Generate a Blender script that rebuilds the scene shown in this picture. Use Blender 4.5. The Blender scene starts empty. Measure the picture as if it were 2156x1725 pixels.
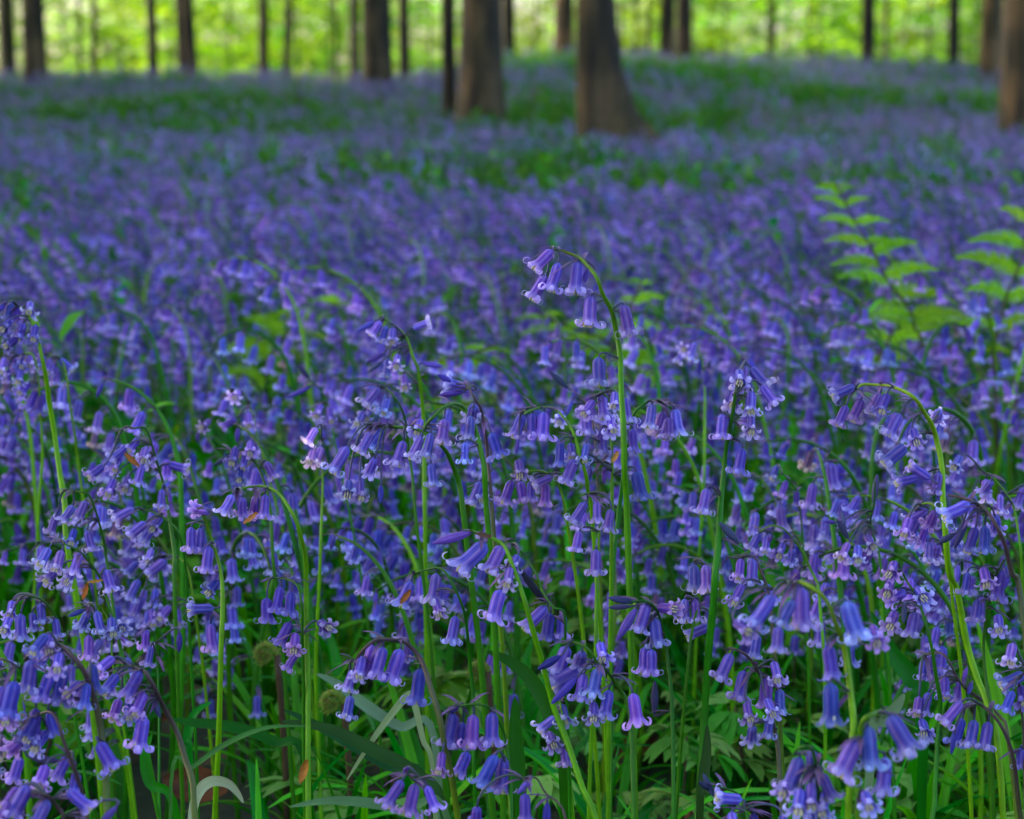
import bpy, math, random
import numpy as np
from mathutils import Vector, Matrix, Quaternion
R = math.radians
rnd = random.Random(11)
sc = bpy.context.scene

# ------------------------------------------------------------------ camera, world, sun, exposure
CAM_H, PITCH, F = 0.55, R(9.01), 4490.0          # F: focal length in units of the 2156-wide view of the photo
cam_d = bpy.data.cameras.new('camera'); cam = bpy.data.objects.new('camera', cam_d); sc.collection.objects.link(cam)
cam.location = (0, 0, CAM_H); cam.rotation_euler = (R(90) - PITCH, 0, 0)
cam_d.sensor_width = 36; cam_d.lens = 36 * F / 2156
cam_d.clip_start = 0.02; cam_d.clip_end = 2000
cam_d.dof.use_dof = True; cam_d.dof.focus_distance = 1.16; cam_d.dof.aperture_fstop = 12.0
sc.camera = cam
SUN_EL, SUN_AZ = R(32), R(-66)                    # soft sun from the left, a little ahead, through the crowns
w = bpy.data.worlds.new('World'); sc.world = w; w.use_nodes = True
nt = w.node_tree; nt.nodes.clear()
sky = nt.nodes.new('ShaderNodeTexSky'); sky.sky_type = 'NISHITA'; sky.sun_disc = False
sky.sun_elevation = SUN_EL; sky.sun_rotation = SUN_AZ; sky.altitude = 50; sky.dust_density = 3.0; sky.air_density = .8; sky.ozone_density = .6
bg = nt.nodes.new('ShaderNodeBackground'); bg.inputs['Strength'].default_value = 0.15
wo = nt.nodes.new('ShaderNodeOutputWorld')
nt.links.new(sky.outputs[0], bg.inputs['Color']); nt.links.new(bg.outputs[0], wo.inputs['Surface'])
sun_d = bpy.data.lights.new('sun', 'SUN'); sun_d.energy = 5.0; sun_d.angle = R(7); sun_d.color = (1.0, .9, .72)
sun = bpy.data.objects.new('sun', sun_d); sc.collection.objects.link(sun)
sdir = Vector((math.sin(SUN_AZ) * math.cos(SUN_EL), math.cos(SUN_AZ) * math.cos(SUN_EL), math.sin(SUN_EL)))
sun.rotation_euler = sdir.to_track_quat('Z', 'Y').to_euler()
sc.view_settings.view_transform = 'Standard'; sc.view_settings.look = 'None'
sc.view_settings.exposure = 1.9; sc.view_settings.gamma = 1
sc.cycles.max_bounces = 6; sc.cycles.diffuse_bounces = 3; sc.cycles.glossy_bounces = 2
sc.cycles.transmission_bounces = 3; sc.cycles.transparent_max_bounces = 4
sc.cycles.sample_clamp_indirect = 3.0; sc.cycles.use_denoising = True

# ------------------------------------------------------------------ pixel + distance -> a point of the place
CR = Vector((1, 0, 0)); CU = Vector((0, math.sin(PITCH), math.cos(PITCH))); CF = Vector((0, math.cos(PITCH), -math.sin(PITCH)))
CO = Vector((0, 0, CAM_H))
def at(u, v, d):
    return CO + CF * d + CR * ((u - 1078) / F * d) + CU * ((862.5 - v) / F * d)
def proj(p):
    q = Vector(p) - CO; d = q.dot(CF)
    return 1078 + F * q.dot(CR) / d, 862.5 - F * q.dot(CU) / d, d
K = .33994
CROP = {'A': (0, 586.5, K), 'B': (690, 483, K), 'C': (1431.7, 621, K), 'D': (0, 1138.5, K), 'F': (1431.7, 1138.5, K),
        'E': (690, 1035, .4), 'O': (0, 0, 1)}
def uv(c, x, y):
    a, b, k = CROP[c]
    return a + x * k, b + y * k

# ------------------------------------------------------------------ terrain
VT = [(8, 315), (11, 306), (14, 298), (17, 266), (20, 226), (24, 182), (28, 149)]     # where the flower tops lie in the view
def zt(Y, v):
    return CAM_H + Y * math.tan(-PITCH + math.atan((862.5 - v) / F))
GT = [(-50, 0), (0, 0), (5, 0)] + [(Y, zt(Y, v) - .24) for Y, v in VT]
gc = GT[-1][1]
GT += [(30, gc + .0), (34, gc - .5), (44, gc - 1.9), (60, gc - 2.6), (120, gc - 3), (900, gc - 3)]
GX, GZ = [a for a, b in GT], [b for a, b in GT]
CU_, CV_ = [0, 400, 700, 900, 1100, 1300, 1500, 1800, 2000, 2156], [158, 146, 166, 152, 114, 108, 118, 124, 134, 152]
def ground(x, y):
    z = float(np.interp(y, GX, GZ))
    if y > 12:
        u = 1078 + F * x / y
        s = min(1, max(0, (y - 14) / 14)); s = s * s * (3 - 2 * s)
        if y > 32: s *= max(0, 1 - (y - 32) / 12)
        z += (148 - float(np.interp(u, CU_, CV_))) / F * 28 * s
    b = min(1, max(0, (y - 3) / 8))
    z += b * (.022 * math.sin(x * 1.7 + y * .9) + .02 * math.sin(x * .8 - y * 1.3 + 1) + .012 * math.sin(3.1 * x + 2.3 * y))
    if y > 17: z += min(1, (y - 17) / 8) * (.05 * math.sin(5.3 * x + 1.7 * math.sin(1.9 * y)) * math.sin(2.1 * x + 3.7 * y) + .045 * math.sin(8.7 * x + 4 * y))
    return z

# ------------------------------------------------------------------ materials
def mat(name): 
    m = bpy.data.materials.new(name); m.use_nodes = True; m.node_tree.nodes.clear(); return m
class NB:
    def __init__(s, m): s.t = m.node_tree
    def n(s, typ, **k):
        nd = s.t.nodes.new(typ)
        for a, b in k.items():
            if hasattr(nd, a): setattr(nd, a, b)
        return nd
    def l(s, a, b): s.t.links.new(a, b)
def mixc(b, A, B, fac, mode='MIX'):
    m = b.n('ShaderNodeMix', data_type='RGBA', blend_type=mode)
    for sock, v in ((m.inputs[0], fac), (m.inputs[6], A), (m.inputs[7], B)):
        if hasattr(v, 'is_linked') or hasattr(v, 'links'): b.l(v, sock)
        elif isinstance(v, (int, float)): sock.default_value = v
        else: sock.default_value = (*v, 1)
    return m.outputs[2]
def organic(name, rough, transl, spec=.5, var=.25, hue=.02, noise=60, nstr=.3, streak=0, tcol=None, bump=0):
    """petals, leaves, stems: colour from the 'Col' attribute x the object's own colour, streaks along the surface, some light let through"""
    m = mat(name); b = NB(m)
    at_ = b.n('ShaderNodeAttribute', attribute_name='Col'); oi = b.n('ShaderNodeObjectInfo')
    c = mixc(b, at_.outputs['Color'], oi.outputs['Color'], 1.0, 'MULTIPLY')
    hs = b.n('ShaderNodeHueSaturation')
    mr = b.n('ShaderNodeMapRange'); mr.inputs[3].default_value = .5 - hue; mr.inputs[4].default_value = .5 + hue
    mv = b.n('ShaderNodeMapRange'); mv.inputs[3].default_value = 1 - var; mv.inputs[4].default_value = 1 + var
    b.l(oi.outputs['Random'], mr.inputs[0])
    fr = b.n('ShaderNodeMath', operation='MULTIPLY'); b.l(oi.outputs['Random'], fr.inputs[0]); fr.inputs[1].default_value = 7.31
    f2 = b.n('ShaderNodeMath', operation='FRACT'); b.l(fr.outputs[0], f2.inputs[0]); b.l(f2.outputs[0], mv.inputs[0])
    b.l(mr.outputs[0], hs.inputs['Hue']); b.l(mv.outputs[0], hs.inputs['Value']); b.l(c, hs.inputs['Color'])
    c = hs.outputs[0]
    tc = b.n('ShaderNodeTexCoord')
    nz = b.n('ShaderNodeTexNoise'); nz.inputs['Scale'].default_value = noise; nz.inputs['Detail'].default_value = 4; b.l(tc.outputs['Object'], nz.inputs['Vector'])
    nr = b.n('ShaderNodeMapRange'); nr.inputs[1].default_value = .3; nr.inputs[2].default_value = .7; nr.inputs[3].default_value = 1 - nstr; nr.inputs[4].default_value = 1 + nstr
    b.l(nz.outputs['Fac'], nr.inputs[0])
    cm = b.n('ShaderNodeCombineColor'); [b.l(nr.outputs[0], cm.inputs[i]) for i in range(3)]
    c = mixc(b, c, cm.outputs[0], 1.0, 'MULTIPLY')
    hgt = nz.outputs['Fac']
    if streak:
        uvn = b.n('ShaderNodeUVMap'); mp = b.n('ShaderNodeMapping'); mp.inputs['Scale'].default_value = (streak, .12, 1)
        b.l(uvn.outputs[0], mp.inputs[0])
        s = b.n('ShaderNodeTexNoise'); s.inputs['Scale'].default_value = 1; s.inputs['Detail'].default_value = 3; b.l(mp.outputs[0], s.inputs['Vector'])
        sr = b.n('ShaderNodeMapRange'); sr.inputs[1].default_value = .35; sr.inputs[2].default_value = .65; sr.inputs[3].default_value = .82; sr.inputs[4].default_value = 1.16
        b.l(s.outputs['Fac'], sr.inputs[0])
        cs = b.n('ShaderNodeCombineColor'); [b.l(sr.outputs[0], cs.inputs[i]) for i in range(3)]
        c = mixc(b, c, cs.outputs[0], 1.0, 'MULTIPLY'); hgt = s.outputs['Fac']
    p = b.n('ShaderNodeBsdfPrincipled'); b.l(c, p.inputs['Base Color']); p.inputs['Roughness'].default_value = rough
    p.inputs['Specular IOR Level'].default_value = spec
    if bump:
        bp = b.n('ShaderNodeBump'); bp.inputs['Strength'].default_value = bump; bp.inputs['Distance'].default_value = .0006
        b.l(hgt, bp.inputs['Height']); b.l(bp.outputs[0], p.inputs['Normal'])
    out = b.n('ShaderNodeOutputMaterial')
    if transl:
        tr = b.n('ShaderNodeBsdfTranslucent')
        if tcol: b.l(mixc(b, c, tcol, 1.0, 'MULTIPLY'), tr.inputs['Color'])
        else: b.l(c, tr.inputs['Color'])
        mx = b.n('ShaderNodeMixShader'); mx.inputs[0].default_value = transl
        b.l(p.outputs[0], mx.inputs[1]); b.l(tr.outputs[0], mx.inputs[2]); b.l(mx.outputs[0], out.inputs['Surface'])
    else: b.l(p.outputs[0], out.inputs['Surface'])
    return m
M_PETAL = organic('petal', .5, .38, .3, .24, .022, 220, .14, streak=14, bump=.4)
M_PETAL_FAR = organic('petal_small', .55, .35, .2, .3, .02, 90, .15)
M_STEM = organic('stem', .42, .15, .3, .16, .012, 90, .2, streak=5, bump=.2)
M_LEAF = organic('strap_leaf', .42, .32, .22, .25, .02, 25, .25, streak=30, bump=.1)
M_HERB = organic('herb_leaf', .5, .38, .22, .35, .03, 30, .3)
M_FERN = organic('fern_leaf', .5, .45, .3, .15, .015, 40, .2)
M_BEECH = organic('beech_leaf', .55, .62, .12, .55, .03, .8, .45, tcol=(2.0, 1.7, .08))
M_DEAD = organic('dead_leaf', .55, .15, .35, .2, .02, 70, .45, streak=12, bump=.4)
M_CREAM = organic('anther', .6, .1, .3, .1, .01, 100, .1)

def bark_mat():
    m = mat('bark'); b = NB(m)
    tc = b.n('ShaderNodeTexCoord'); oi = b.n('ShaderNodeObjectInfo')
    mp = b.n('ShaderNodeMapping'); mp.inputs['Scale'].default_value = (9, 9, 1.6); b.l(tc.outputs['Object'], mp.inputs[0])
    n1 = b.n('ShaderNodeTexNoise'); n1.inputs['Scale'].default_value = 1; n1.inputs['Detail'].default_value = 7; b.l(mp.outputs[0], n1.inputs['Vector'])
    n2 = b.n('ShaderNodeTexNoise'); n2.inputs['Scale'].default_value = 2.6; n2.inputs['Detail'].default_value = 5; b.l(tc.outputs['Object'], n2.inputs['Vector'])
    r1 = b.n('ShaderNodeValToRGB'); b.l(n1.outputs['Fac'], r1.inputs[0])
    e = r1.color_ramp.elements; e[0].position = .36; e[0].color = (.006, .004, .002, 1); e[1].position = .66; e[1].color = (.115, .080, .038, 1)
    r2 = b.n('ShaderNodeValToRGB'); b.l(n2.outputs['Fac'], r2.inputs[0])
    e = r2.color_ramp.elements; e[0].position = .42; e[0].color = (1.15, 1.1, 1.05, 1); e[1].position = .55; e[1].color = (.42, .5, .28, 1)
    c = mixc(b, r1.outputs[0], r2.outputs[0], .8, 'MULTIPLY'); c = mixc(b, c, oi.outputs['Color'], 1.0, 'MULTIPLY')
    p = b.n('ShaderNodeBsdfPrincipled'); b.l(c, p.inputs['Base Color']); p.inputs['Roughness'].default_value = .85
    bp = b.n('ShaderNodeBump'); bp.inputs['Distance'].default_value = .02; bp.inputs['Strength'].default_value = .7; b.l(n1.outputs['Fac'], bp.inputs['Height']); b.l(bp.outputs[0], p.inputs['Normal'])
    o = b.n('ShaderNodeOutputMaterial'); b.l(p.outputs[0], o.inputs['Surface']); return m
M_BARK = bark_mat()
def soil_mat():
    m = mat('woodland_soil'); b = NB(m)
    tc = b.n('ShaderNodeTexCoord')
    v = b.n('ShaderNodeTexVoronoi'); v.inputs['Scale'].default_value = 38; b.l(tc.outputs['Object'], v.inputs['Vector'])
    n1 = b.n('ShaderNodeTexNoise'); n1.inputs['Scale'].default_value = 22; n1.inputs['Detail'].default_value = 8; b.l(tc.outputs['Object'], n1.inputs['Vector'])
    n2 = b.n('ShaderNodeTexNoise'); n2.inputs['Scale'].default_value = .9; n2.inputs['Detail'].default_value = 4; b.l(tc.outputs['Object'], n2.inputs['Vector'])
    hs = b.n('ShaderNodeSeparateColor'); b.l(v.outputs['Color'], hs.inputs[0])
    r = b.n('ShaderNodeValToRGB'); b.l(hs.outputs[0], r.inputs[0])
    e = r.color_ramp.elements; e[0].color = (.02, .014, .008, 1); e[1].position = 1; e[1].color = (.16, .075, .028, 1)
    x = r.color_ramp.elements.new(.55); x.color = (.055, .032, .015, 1)
    r2 = b.n('ShaderNodeValToRGB'); b.l(n1.outputs['Fac'], r2.inputs[0]); e = r2.color_ramp.elements; e[0].position = .3; e[0].color = (.35, .35, .35, 1); e[1].position = .7; e[1].color = (1.2, 1.2, 1.2, 1)
    c = mixc(b, r.outputs[0], r2.outputs[0], 1.0, 'MULTIPLY')
    r3 = b.n('ShaderNodeValToRGB'); b.l(n2.outputs['Fac'], r3.inputs[0]); e = r3.color_ramp.elements; e[0].position = .42; e[0].color = (0, 0, 0, 1); e[1].position = .6; e[1].color = (1, 1, 1, 1)
    c = mixc(b, c, (.025, .06, .012), r3.outputs[0])
    p = b.n('ShaderNodeBsdfPrincipled'); b.l(c, p.inputs['Base Color']); p.inputs['Roughness'].default_value = .8
    bp = b.n('ShaderNodeBump'); bp.inputs['Distance'].default_value = .012; bp.inputs['Strength'].default_value = .9; b.l(n1.outputs['Fac'], bp.inputs['Height']); b.l(bp.outputs[0], p.inputs['Normal'])
    o = b.n('ShaderNodeOutputMaterial'); b.l(p.outputs[0], o.inputs['Surface']); return m
M_SOIL = soil_mat()

# ------------------------------------------------------------------ mesh collector
class MB:
    def __init__(s): s.v, s.f, s.c, s.uv, s.mi = [], [], [], [], []
    def add(s, verts, faces, cols, uvs=None, mi=0):
        o = len(s.v); s.v += [tuple(p) for p in verts]; s.f += [tuple(i + o for i in f) for f in faces]
        s.c += cols if len(cols) == len(verts) else [cols[0]] * len(verts)
        s.uv += uvs if uvs else [(0, 0)] * len(verts); s.mi += [mi] * len(faces)
    def grid(s, P, C, U=None, close=False, mi=0):
        """P: rows x cols of points"""
        n, k = len(P), len(P[0]); fs = []
        for i in range(n - 1):
            for j in range(k if close else k - 1):
                a = i * k + j; b_ = i * k + (j + 1) % k
                fs.append((a, b_, b_ + k, a + k))
        s.add([p for r in P for p in r], fs, [c for r in C for c in r], [q for r in U for q in r] if U else None, mi)
    def tube(s, pts, rad, col, sides=8, mi=0, cap=True):
        pts = [Vector(p) for p in pts]; n = len(pts)
        T = [(pts[min(i + 1, n - 1)] - pts[max(i - 1, 0)]).normalized() for i in range(n)]
        a = T[0].orthogonal().normalized(); P, C, U = [], [], []
        for i in range(n):
            a = (a - T[i] * a.dot(T[i])).normalized(); b = T[i].cross(a)
            r = rad[i] if not isinstance(rad, (int, float)) else rad
            c = col[i] if isinstance(col, list) else col
            P.append([pts[i] + (a * math.cos(t) + b * math.sin(t)) * r for t in [2 * math.pi * j / sides for j in range(sides)]])
            C.append([c] * sides); U.append([(j / sides * 2, i / n * 3) for j in range(sides)])
        s.grid(P, C, U, close=True, mi=mi)
        if cap:
            o = len(s.v); s.f.append(tuple(range(o - sides, o))); s.mi.append(mi)
    def mesh(s, name, mats, smooth=True):
        me = bpy.data.meshes.new(name); me.from_pydata(s.v, [], s.f)
        ca = me.color_attributes.new('Col', 'FLOAT_COLOR', 'POINT')
        ca.data.foreach_set('color', np.array([(*c, 1) for c in s.c], dtype=np.float32).ravel())
        ul = me.uv_layers.new(name='UVMap')
        li = np.empty(len(me.loops), dtype=np.int32); me.loops.foreach_get('vertex_index', li)
        ul.data.foreach_set('uv', np.array(s.uv, dtype=np.float32)[li].ravel())
        for m in (mats if isinstance(mats, list) else [mats]): me.materials.append(m)
        if isinstance(mats, list): me.polygons.foreach_set('material_index', s.mi)
        me.polygons.foreach_set('use_smooth', [smooth] * len(me.polygons)); me.update()
        return me
def link(name, data, parent=None, mtx=None):
    o = bpy.data.objects.new(name, data); sc.collection.objects.link(o)
    if parent: o.parent = parent
    if mtx is not None: o.matrix_local = mtx
    return o
def tag(o, label=None, cat=None, group=None, kind=None):
    if label: o['label'] = label
    if cat: o['category'] = cat
    if group: o['group'] = group
    if kind: o['kind'] = kind
    return o
def lerp(a, b, t): return tuple(x + (y - x) * t for x, y in zip(a, b))
def smooth_path(P, sub=5):
    """Catmull-Rom through the points"""
    P = [Vector(p) for p in P]; out = []
    for i in range(len(P) - 1):
        p0, p1, p2, p3 = P[max(i - 1, 0)], P[i], P[i + 1], P[min(i + 2, len(P) - 1)]
        for k in range(sub):
            t = k / sub
            out.append(.5 * ((2 * p1) + (p2 - p0) * t + (2 * p0 - 5 * p1 + 4 * p2 - p3) * t * t + (3 * p1 - p0 - 3 * p2 + p3) * t ** 3))
    return out + [P[-1]]

# ------------------------------------------------------------------ the ground
mb = MB(); ys = list(np.concatenate([np.linspace(-3, 6, 37), np.linspace(6.3, 34, 90), np.geomspace(35, 1200, 24)])); P = []
for y in ys:
    hw = 4 + abs(y) * .7; P.append([Vector((x, y, ground(x, y))) for x in np.linspace(-hw, hw, 121)])
mb.grid(P, [[(1, 1, 1)] * 121] * len(ys))
g = link('ground', mb.mesh('ground', M_SOIL)); tag(g, kind='structure')

# ------------------------------------------------------------------ the bell of a bluebell (hangs along -Z from its base at the origin)
DEEP, MID, VIO, PALE, WHITE = (.050, .032, .42), (.195, .130, .60), (.29, .145, .56), (.54, .46, .93), (.66, .60, .94)
def bell_mesh(name, curl=1.0, flare=1.0, ns=17, nv=7, seed=0, mats=None, tint=None, mb=None, M=None, far=False):
    """six tepals joined into a tube, their tips rolled outwards; length 17 mm to the lowest point"""
    own = mb is None; mb = mb or MB(); r_ = random.Random(seed); mm = .001; bx_, by_ = r_.uniform(-7, 7), r_.uniform(-7, 7)
    for k in range(6):
        th = k * math.pi / 3; outer = k % 2 == 0
        ck = curl * r_.uniform(.55, 1.25); rc = r_.uniform(2.0, 2.65); L = 14.4 + r_.uniform(-.4, .4); P, C, U = [], [], []
        amax = R(70 + 245 * ck) if curl > 0 else 0
        for i in range(ns):
            s = i / (ns - 1)
            if s < .56:                                         # the tube
                t = s / .56; z = -L * t
                r = float(np.interp(t, [0, .04, .1, .2, .45, .75, 1], [.7, 1.9, 2.8, 3.3, 3.45, 3.4, 3.6 + .7 * flare])) * (1 if outer else .965)
                w = r * (.57 if t < .8 else .57 - .06 * (t - .8) / .2); a = 0
            else:                                               # the rolled tip
                t = (s - .56) / .44; a = t * amax; rr = rc * (1 - .28 * t)
                r = (3.6 + .7 * flare) * (1 if outer else .965) + rr * (1 - math.cos(a)) + .25 * t; z = -L - rr * math.sin(a)
                if curl <= 0: r = 3.6 * (1 - t * t) + .2; z = -L - 3.2 * t
                w = (2.15 - .85 * min(1, t * 2.6)) * math.sqrt(max(0, 1 - t ** 3.5)) + .12
            row, crow, urow = [], [], []
            for j in range(nv):
                q = 2 * j / (nv - 1) - 1
                groove = .40 * abs(q) ** 2.5 * (1 if s < .5 else .3) - .10 * math.exp(-(q * 5) ** 2)
                if s < .56:
                    ang = th + q * w / max(r, .7); rad_ = r - groove
                    row.append(Vector((math.cos(ang) * rad_, math.sin(ang) * rad_, z)) * mm)
                else:
                    cup = .25 * q * q
                    dx = (r + cup * math.cos(a)); lat = q * w
                    row.append(Vector((math.cos(th) * dx - math.sin(th) * lat, math.sin(th) * dx + math.cos(th) * lat, z + cup * math.sin(a))) * mm)
                stripe = math.exp(-(q * 2.6) ** 2) * (1 - .85 * min(1, max(0, (s - .5) / .2)))
                c = lerp(VIO if outer else MID, MID, .5 + .5 * q)
                c = lerp(c, DEEP, .75 * stripe)
                c = lerp(c, (.14, .17, .62), .55 * max(0, 1 - s / .13))
                c = lerp(c, PALE, min(1, max(0, (s - .44) / .16)) * .8)
                c = lerp(c, WHITE, .6 * max(0, (s - .62) / .38) + .25 * abs(q) ** 6)
                if tint: c = tuple(x * y for x, y in zip(c, tint))
                crow.append(c); urow.append((q * .5 + k, s))
            P.append(row); C.append(crow); U.append(urow)
        P = [[p + Vector((bx_ * p.z * p.z, by_ * p.z * p.z, 0)) for p in r] for r in P]
        if M is not None: P = [[M @ p for p in r] for r in P]
        mb.grid(P, C, U)
    return mb.mesh(name, mats or M_PETAL) if own else None
def bud_mesh(name, r0=2.3, L=13, dark=.0, seed=0, mb=None, M=None, tint=None, ns=12, sides=18):
    own = mb is None; mb = mb or MB(); P, C, U = [], [], []
    for i in range(ns):
        s = i / (ns - 1); r = r0 * (math.sin(math.pi * min(.97, s * .93 + .05)) ** .6) * (1 - .15 * s)
        row, crow, urow = [], [], []
        for j in range(sides):
            a = 2 * math.pi * j / sides; rr = r * (1 + .10 * math.cos(6 * a) ) 
            row.append(Vector((math.cos(a) * rr, math.sin(a) * rr, -L * s)) * .001)
            c = lerp(lerp(MID, DEEP, .5 + .5 * math.cos(6 * a)), (.16, .10, .38), .4)
            c = lerp(c, (.05, .06, .12), dark)
            if tint: c = tuple(x * y for x, y in zip(c, tint))
            crow.append(c); urow.append((j / sides * 6, s))
        P.append(row); C.append(crow); U.append(urow)
    if M is not None: P = [[M @ p for p in r] for r in P]
    mb.grid(P, C, U, close=True)
    return mb.mesh(name, M_PETAL) if own else None
BELLS = {'o': [bell_mesh('bell', 1.0, 1, seed=i) for i in range(6)], 'c': [bell_mesh('bell_rolled', 1.3, .5, seed=10 + i) for i in range(4)],
         'h': [bell_mesh('bell_half', .45, .6, seed=20 + i) for i in range(3)], 'w': [bell_mesh('bell_wide', .7, 1.9, seed=30 + i) for i in range(4)],
         'b': [bud_mesh('bud'), bud_mesh('bud_plump', 2.9, 14)], 'k': [bud_mesh('bud_dark', 2.5, 14, .85)]}
def stamen_mesh():
    mb = MB()
    for k in range(6):
        a = k * math.pi / 3 + .5; p = Vector((math.cos(a) * 2.0, math.sin(a) * 2.0, 0)) * .001
        mb.tube([p * .7 + Vector((0, 0, -.007)), p + Vector((0, 0, -.0125))], .00022, (.5, .45, .6), 5)
        mb.tube([p + Vector((0, 0, z)) for z in (-.0123, -.0130, -.0145, -.0160, -.0168)], [.0002, .0006, .0007, .00055, .0001], (.72, .66, .36), 6)
    mb.tube([Vector((0, 0, -.005)), Vector((0, 0, -.0165))], .0003, (.55, .5, .6), 5)
    return mb.mesh('stamens', M_CREAM)
STAMEN = stamen_mesh()

def bell_matrix(p, d, s, roll):
    q = Vector((0, 0, -1)).rotation_difference(d.normalized())
    return Matrix.Translation(p) @ q.to_matrix().to_4x4() @ Matrix.Rotation(roll, 4, 'Z') @ Matrix.Scale(s, 4)
G_LOW, G_UP, PURP = (.085, .19, .012), (.065, .12, .02), (.10, .045, .10)
STEMC = {'g': ((.15, .42, .001), (.10, .26, .003)), 'd': ((.03, .22, .001), (.025, .12, .004)), 'p': ((.14, .27, .004), (.095, .055, .060)), 'm': ((.055, .26, .001), (.085, .17, .004)), 'y': ((.18, .40, .002), (.19, .27, .008))}
def pedicel(mb, p0, p3, d, r_, bract=True, k=1.0, sides=6):
    L = (p3 - p0).length
    if L > .055: p0 = p3 + (p0 - p3).normalized() * .055; L = .055
    out = (p3 - p0); out.z = 0; out = out.normalized() if out.length > 1e-5 else Vector((1, 0, 0))
    c1 = p0 + (out * .5 + Vector((0, 0, .35))) * L * .7; c2 = p3 - d * max(.003, L * .4)
    pts = []
    for i in range(8):
        t = i / 7; pts.append(p0 * (1 - t) ** 3 + c1 * 3 * t * (1 - t) ** 2 + c2 * 3 * t * t * (1 - t) + p3 * t ** 3)
    mb.tube(pts, [.00075 - .0002 * i / 7 for i in range(8)], [lerp((.06, .08, .04), (.10, .09, .22), i / 7) for i in range(8)], sides)
    if bract:
        for b in range(2):
            Lb = r_.uniform(.009, .017) * k; dd = (out + Vector((r_.uniform(-.5, .5), r_.uniform(-.5, .5), r_.uniform(.0, .9) - .3 * b))).normalized()
            side = dd.cross(Vector((0, 0, 1))).normalized(); P, C = [], []
            for i in range(6):
                t = i / 5; c = p0 + dd * Lb * t + Vector((0, 0, -.35 * Lb * t * t)); wd = .0011 * math.sin(math.pi * (.15 + .83 * t)) + .0001
                P.append([c - side * wd, c - Vector((0, 0, .0004)), c + side * wd]); C.append([lerp((.09, .06, .09), (.24, .11, .32), t)] * 3)
            mb.grid(P, C)

# ------------------------------------------------------------------ bluebells copied one by one from the photo
# (label, distance, stem colour, stem radius mm, stem points, bells) ; a bell: (base x, y, tip x, y[, form[, tone]])
HERO = []
def hero(label, d, c, rad, stem, bells): HERO.append((label, d, c, rad, stem, bells))
def S(c, *a): return [uv(c, a[i], a[i + 1]) for i in range(0, len(a), 2)]
def Bs(c, *rows): return [(*uv(c, r[0], r[1]), *uv(c, r[2], r[3]), r[4] if len(r) > 4 else None, r[5] if len(r) > 5 else None) for r in rows]
hero('tallest bluebell, thick green stem arching to the left high above the rest', 1.16, 'm', 1.75,
     S('B', 1385,122, 1420,128, 1470,140, 1555,175, 1620,235, 1665,300, 1700,390, 1745,480, 1775,570, 1800,700, 1812,830, 1820,1000, 1830,1250, 1840,1500, 1850,1725) + S('O', 1330, 1400, 1337, 1725),
     Bs('B', (1393,128,1270,262,'w'), (1350,290,1262,450,'c'), (1430,208,1385,400,'o'), (1552,200,1525,415,'o'), (1608,250,1590,340,'b','d'), (1632,415,1608,615,'o'), (1832,468,1878,675,'c'), (1678,792,1680,985,'o','b'), (1838,1040,1842,1210,'o','b')))
hero('slightly blurred bluebell whose bending tip stands clear, up and left of the tallest stem', 1.42, 'g', 1.6,
     S('B', 345,560, 400,585, 455,630, 500,700, 530,790, 560,880, 580,1000, 590,1160, 600,1400, 600,1725),
     Bs('B', (290,572,175,635,'b'), (328,570,262,665,'h'), (362,598,335,712,'w'), (405,610,400,715,'o'), (450,700,375,757,'b'), (340,772,242,822,'b'), (332,820,250,885,'k'), (375,800,365,925,'o'), (435,775,428,870,'w','l'), (505,770,490,855,'b','d'), (472,900,482,1000,'h'), (525,612,645,580,'o','l'), (590,830,720,850,'b')))
hero('bluebell arching left with an almost level tip of pale blue bells', 1.18, 'd', 1.8,
     S('B', 300,1222, 420,1225, 545,1237, 640,1280, 720,1360, 770,1450, 810,1560, 835,1725),
     Bs('B', (122,1345,30,1525,'o','b'), (270,1258,190,1395,'o','l'), (345,1240,255,1365,'h','b'), (470,1310,428,1480,'o'), (292,1420,250,1515,'o'), (575,1180,555,1270,'o'), (200,1560,215,1680,'o'), (130,1560,130,1660,'h','b'), (330,1590,330,1690,'b','d')))
hero('bluebell with a high round arch of dark stem and curled pale bells', 1.16, 'd', 1.75,
     S('B', 600,1240, 625,1195, 650,1165, 720,1105, 780,1080, 840,1100, 870,1150, 920,1250, 950,1380, 970,1500, 985,1725),
     Bs('B', (582,1285,512,1435,'o','l'), (640,1262,612,1425,'o'), (722,1175,712,1345,'w','l'), (885,1155,878,1315,'w','l'), (640,1450,648,1600,'o','b'), (850,1320,852,1460,'o','b'), (905,1090,895,1180,'h')))
hero('bluebell with two closed dark buds and one open flower pointing left at its tip', 1.24, 'p', 1.5,
     S('B', 880,990, 905,1040, 950,1120, 970,1220, 985,1350, 1000,1500, 1015,1725),
     Bs('B', (885,992,715,945,'w'), (832,1010,680,1030,'b','d'), (765,945,685,902,'b','d'), (1012,1260,1075,1425,'o','d'), (945,1560,900,1725,'o'), (930,1580,960,1690,'o')))
hero('violet bluebell in a low arch right of the round dark arch, three bells abreast', 1.22, 'g', 1.3,
     S('B', 1215,1148, 1240,1128, 1300,1110, 1380,1105, 1440,1140, 1500,1220, 1540,1320, 1570,1420, 1600,1540, 1615,1630, 1630,1725),
     Bs('B', (1205,1150,1155,1305,'w','v'), (1268,1140,1255,1290,'o','v'), (1340,1130,1325,1320,'w','v'), (1440,1325,1440,1480,'h','d'), (1505,1325,1510,1430,'o'), (1180,1300,1165,1400,'b','v')))
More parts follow.
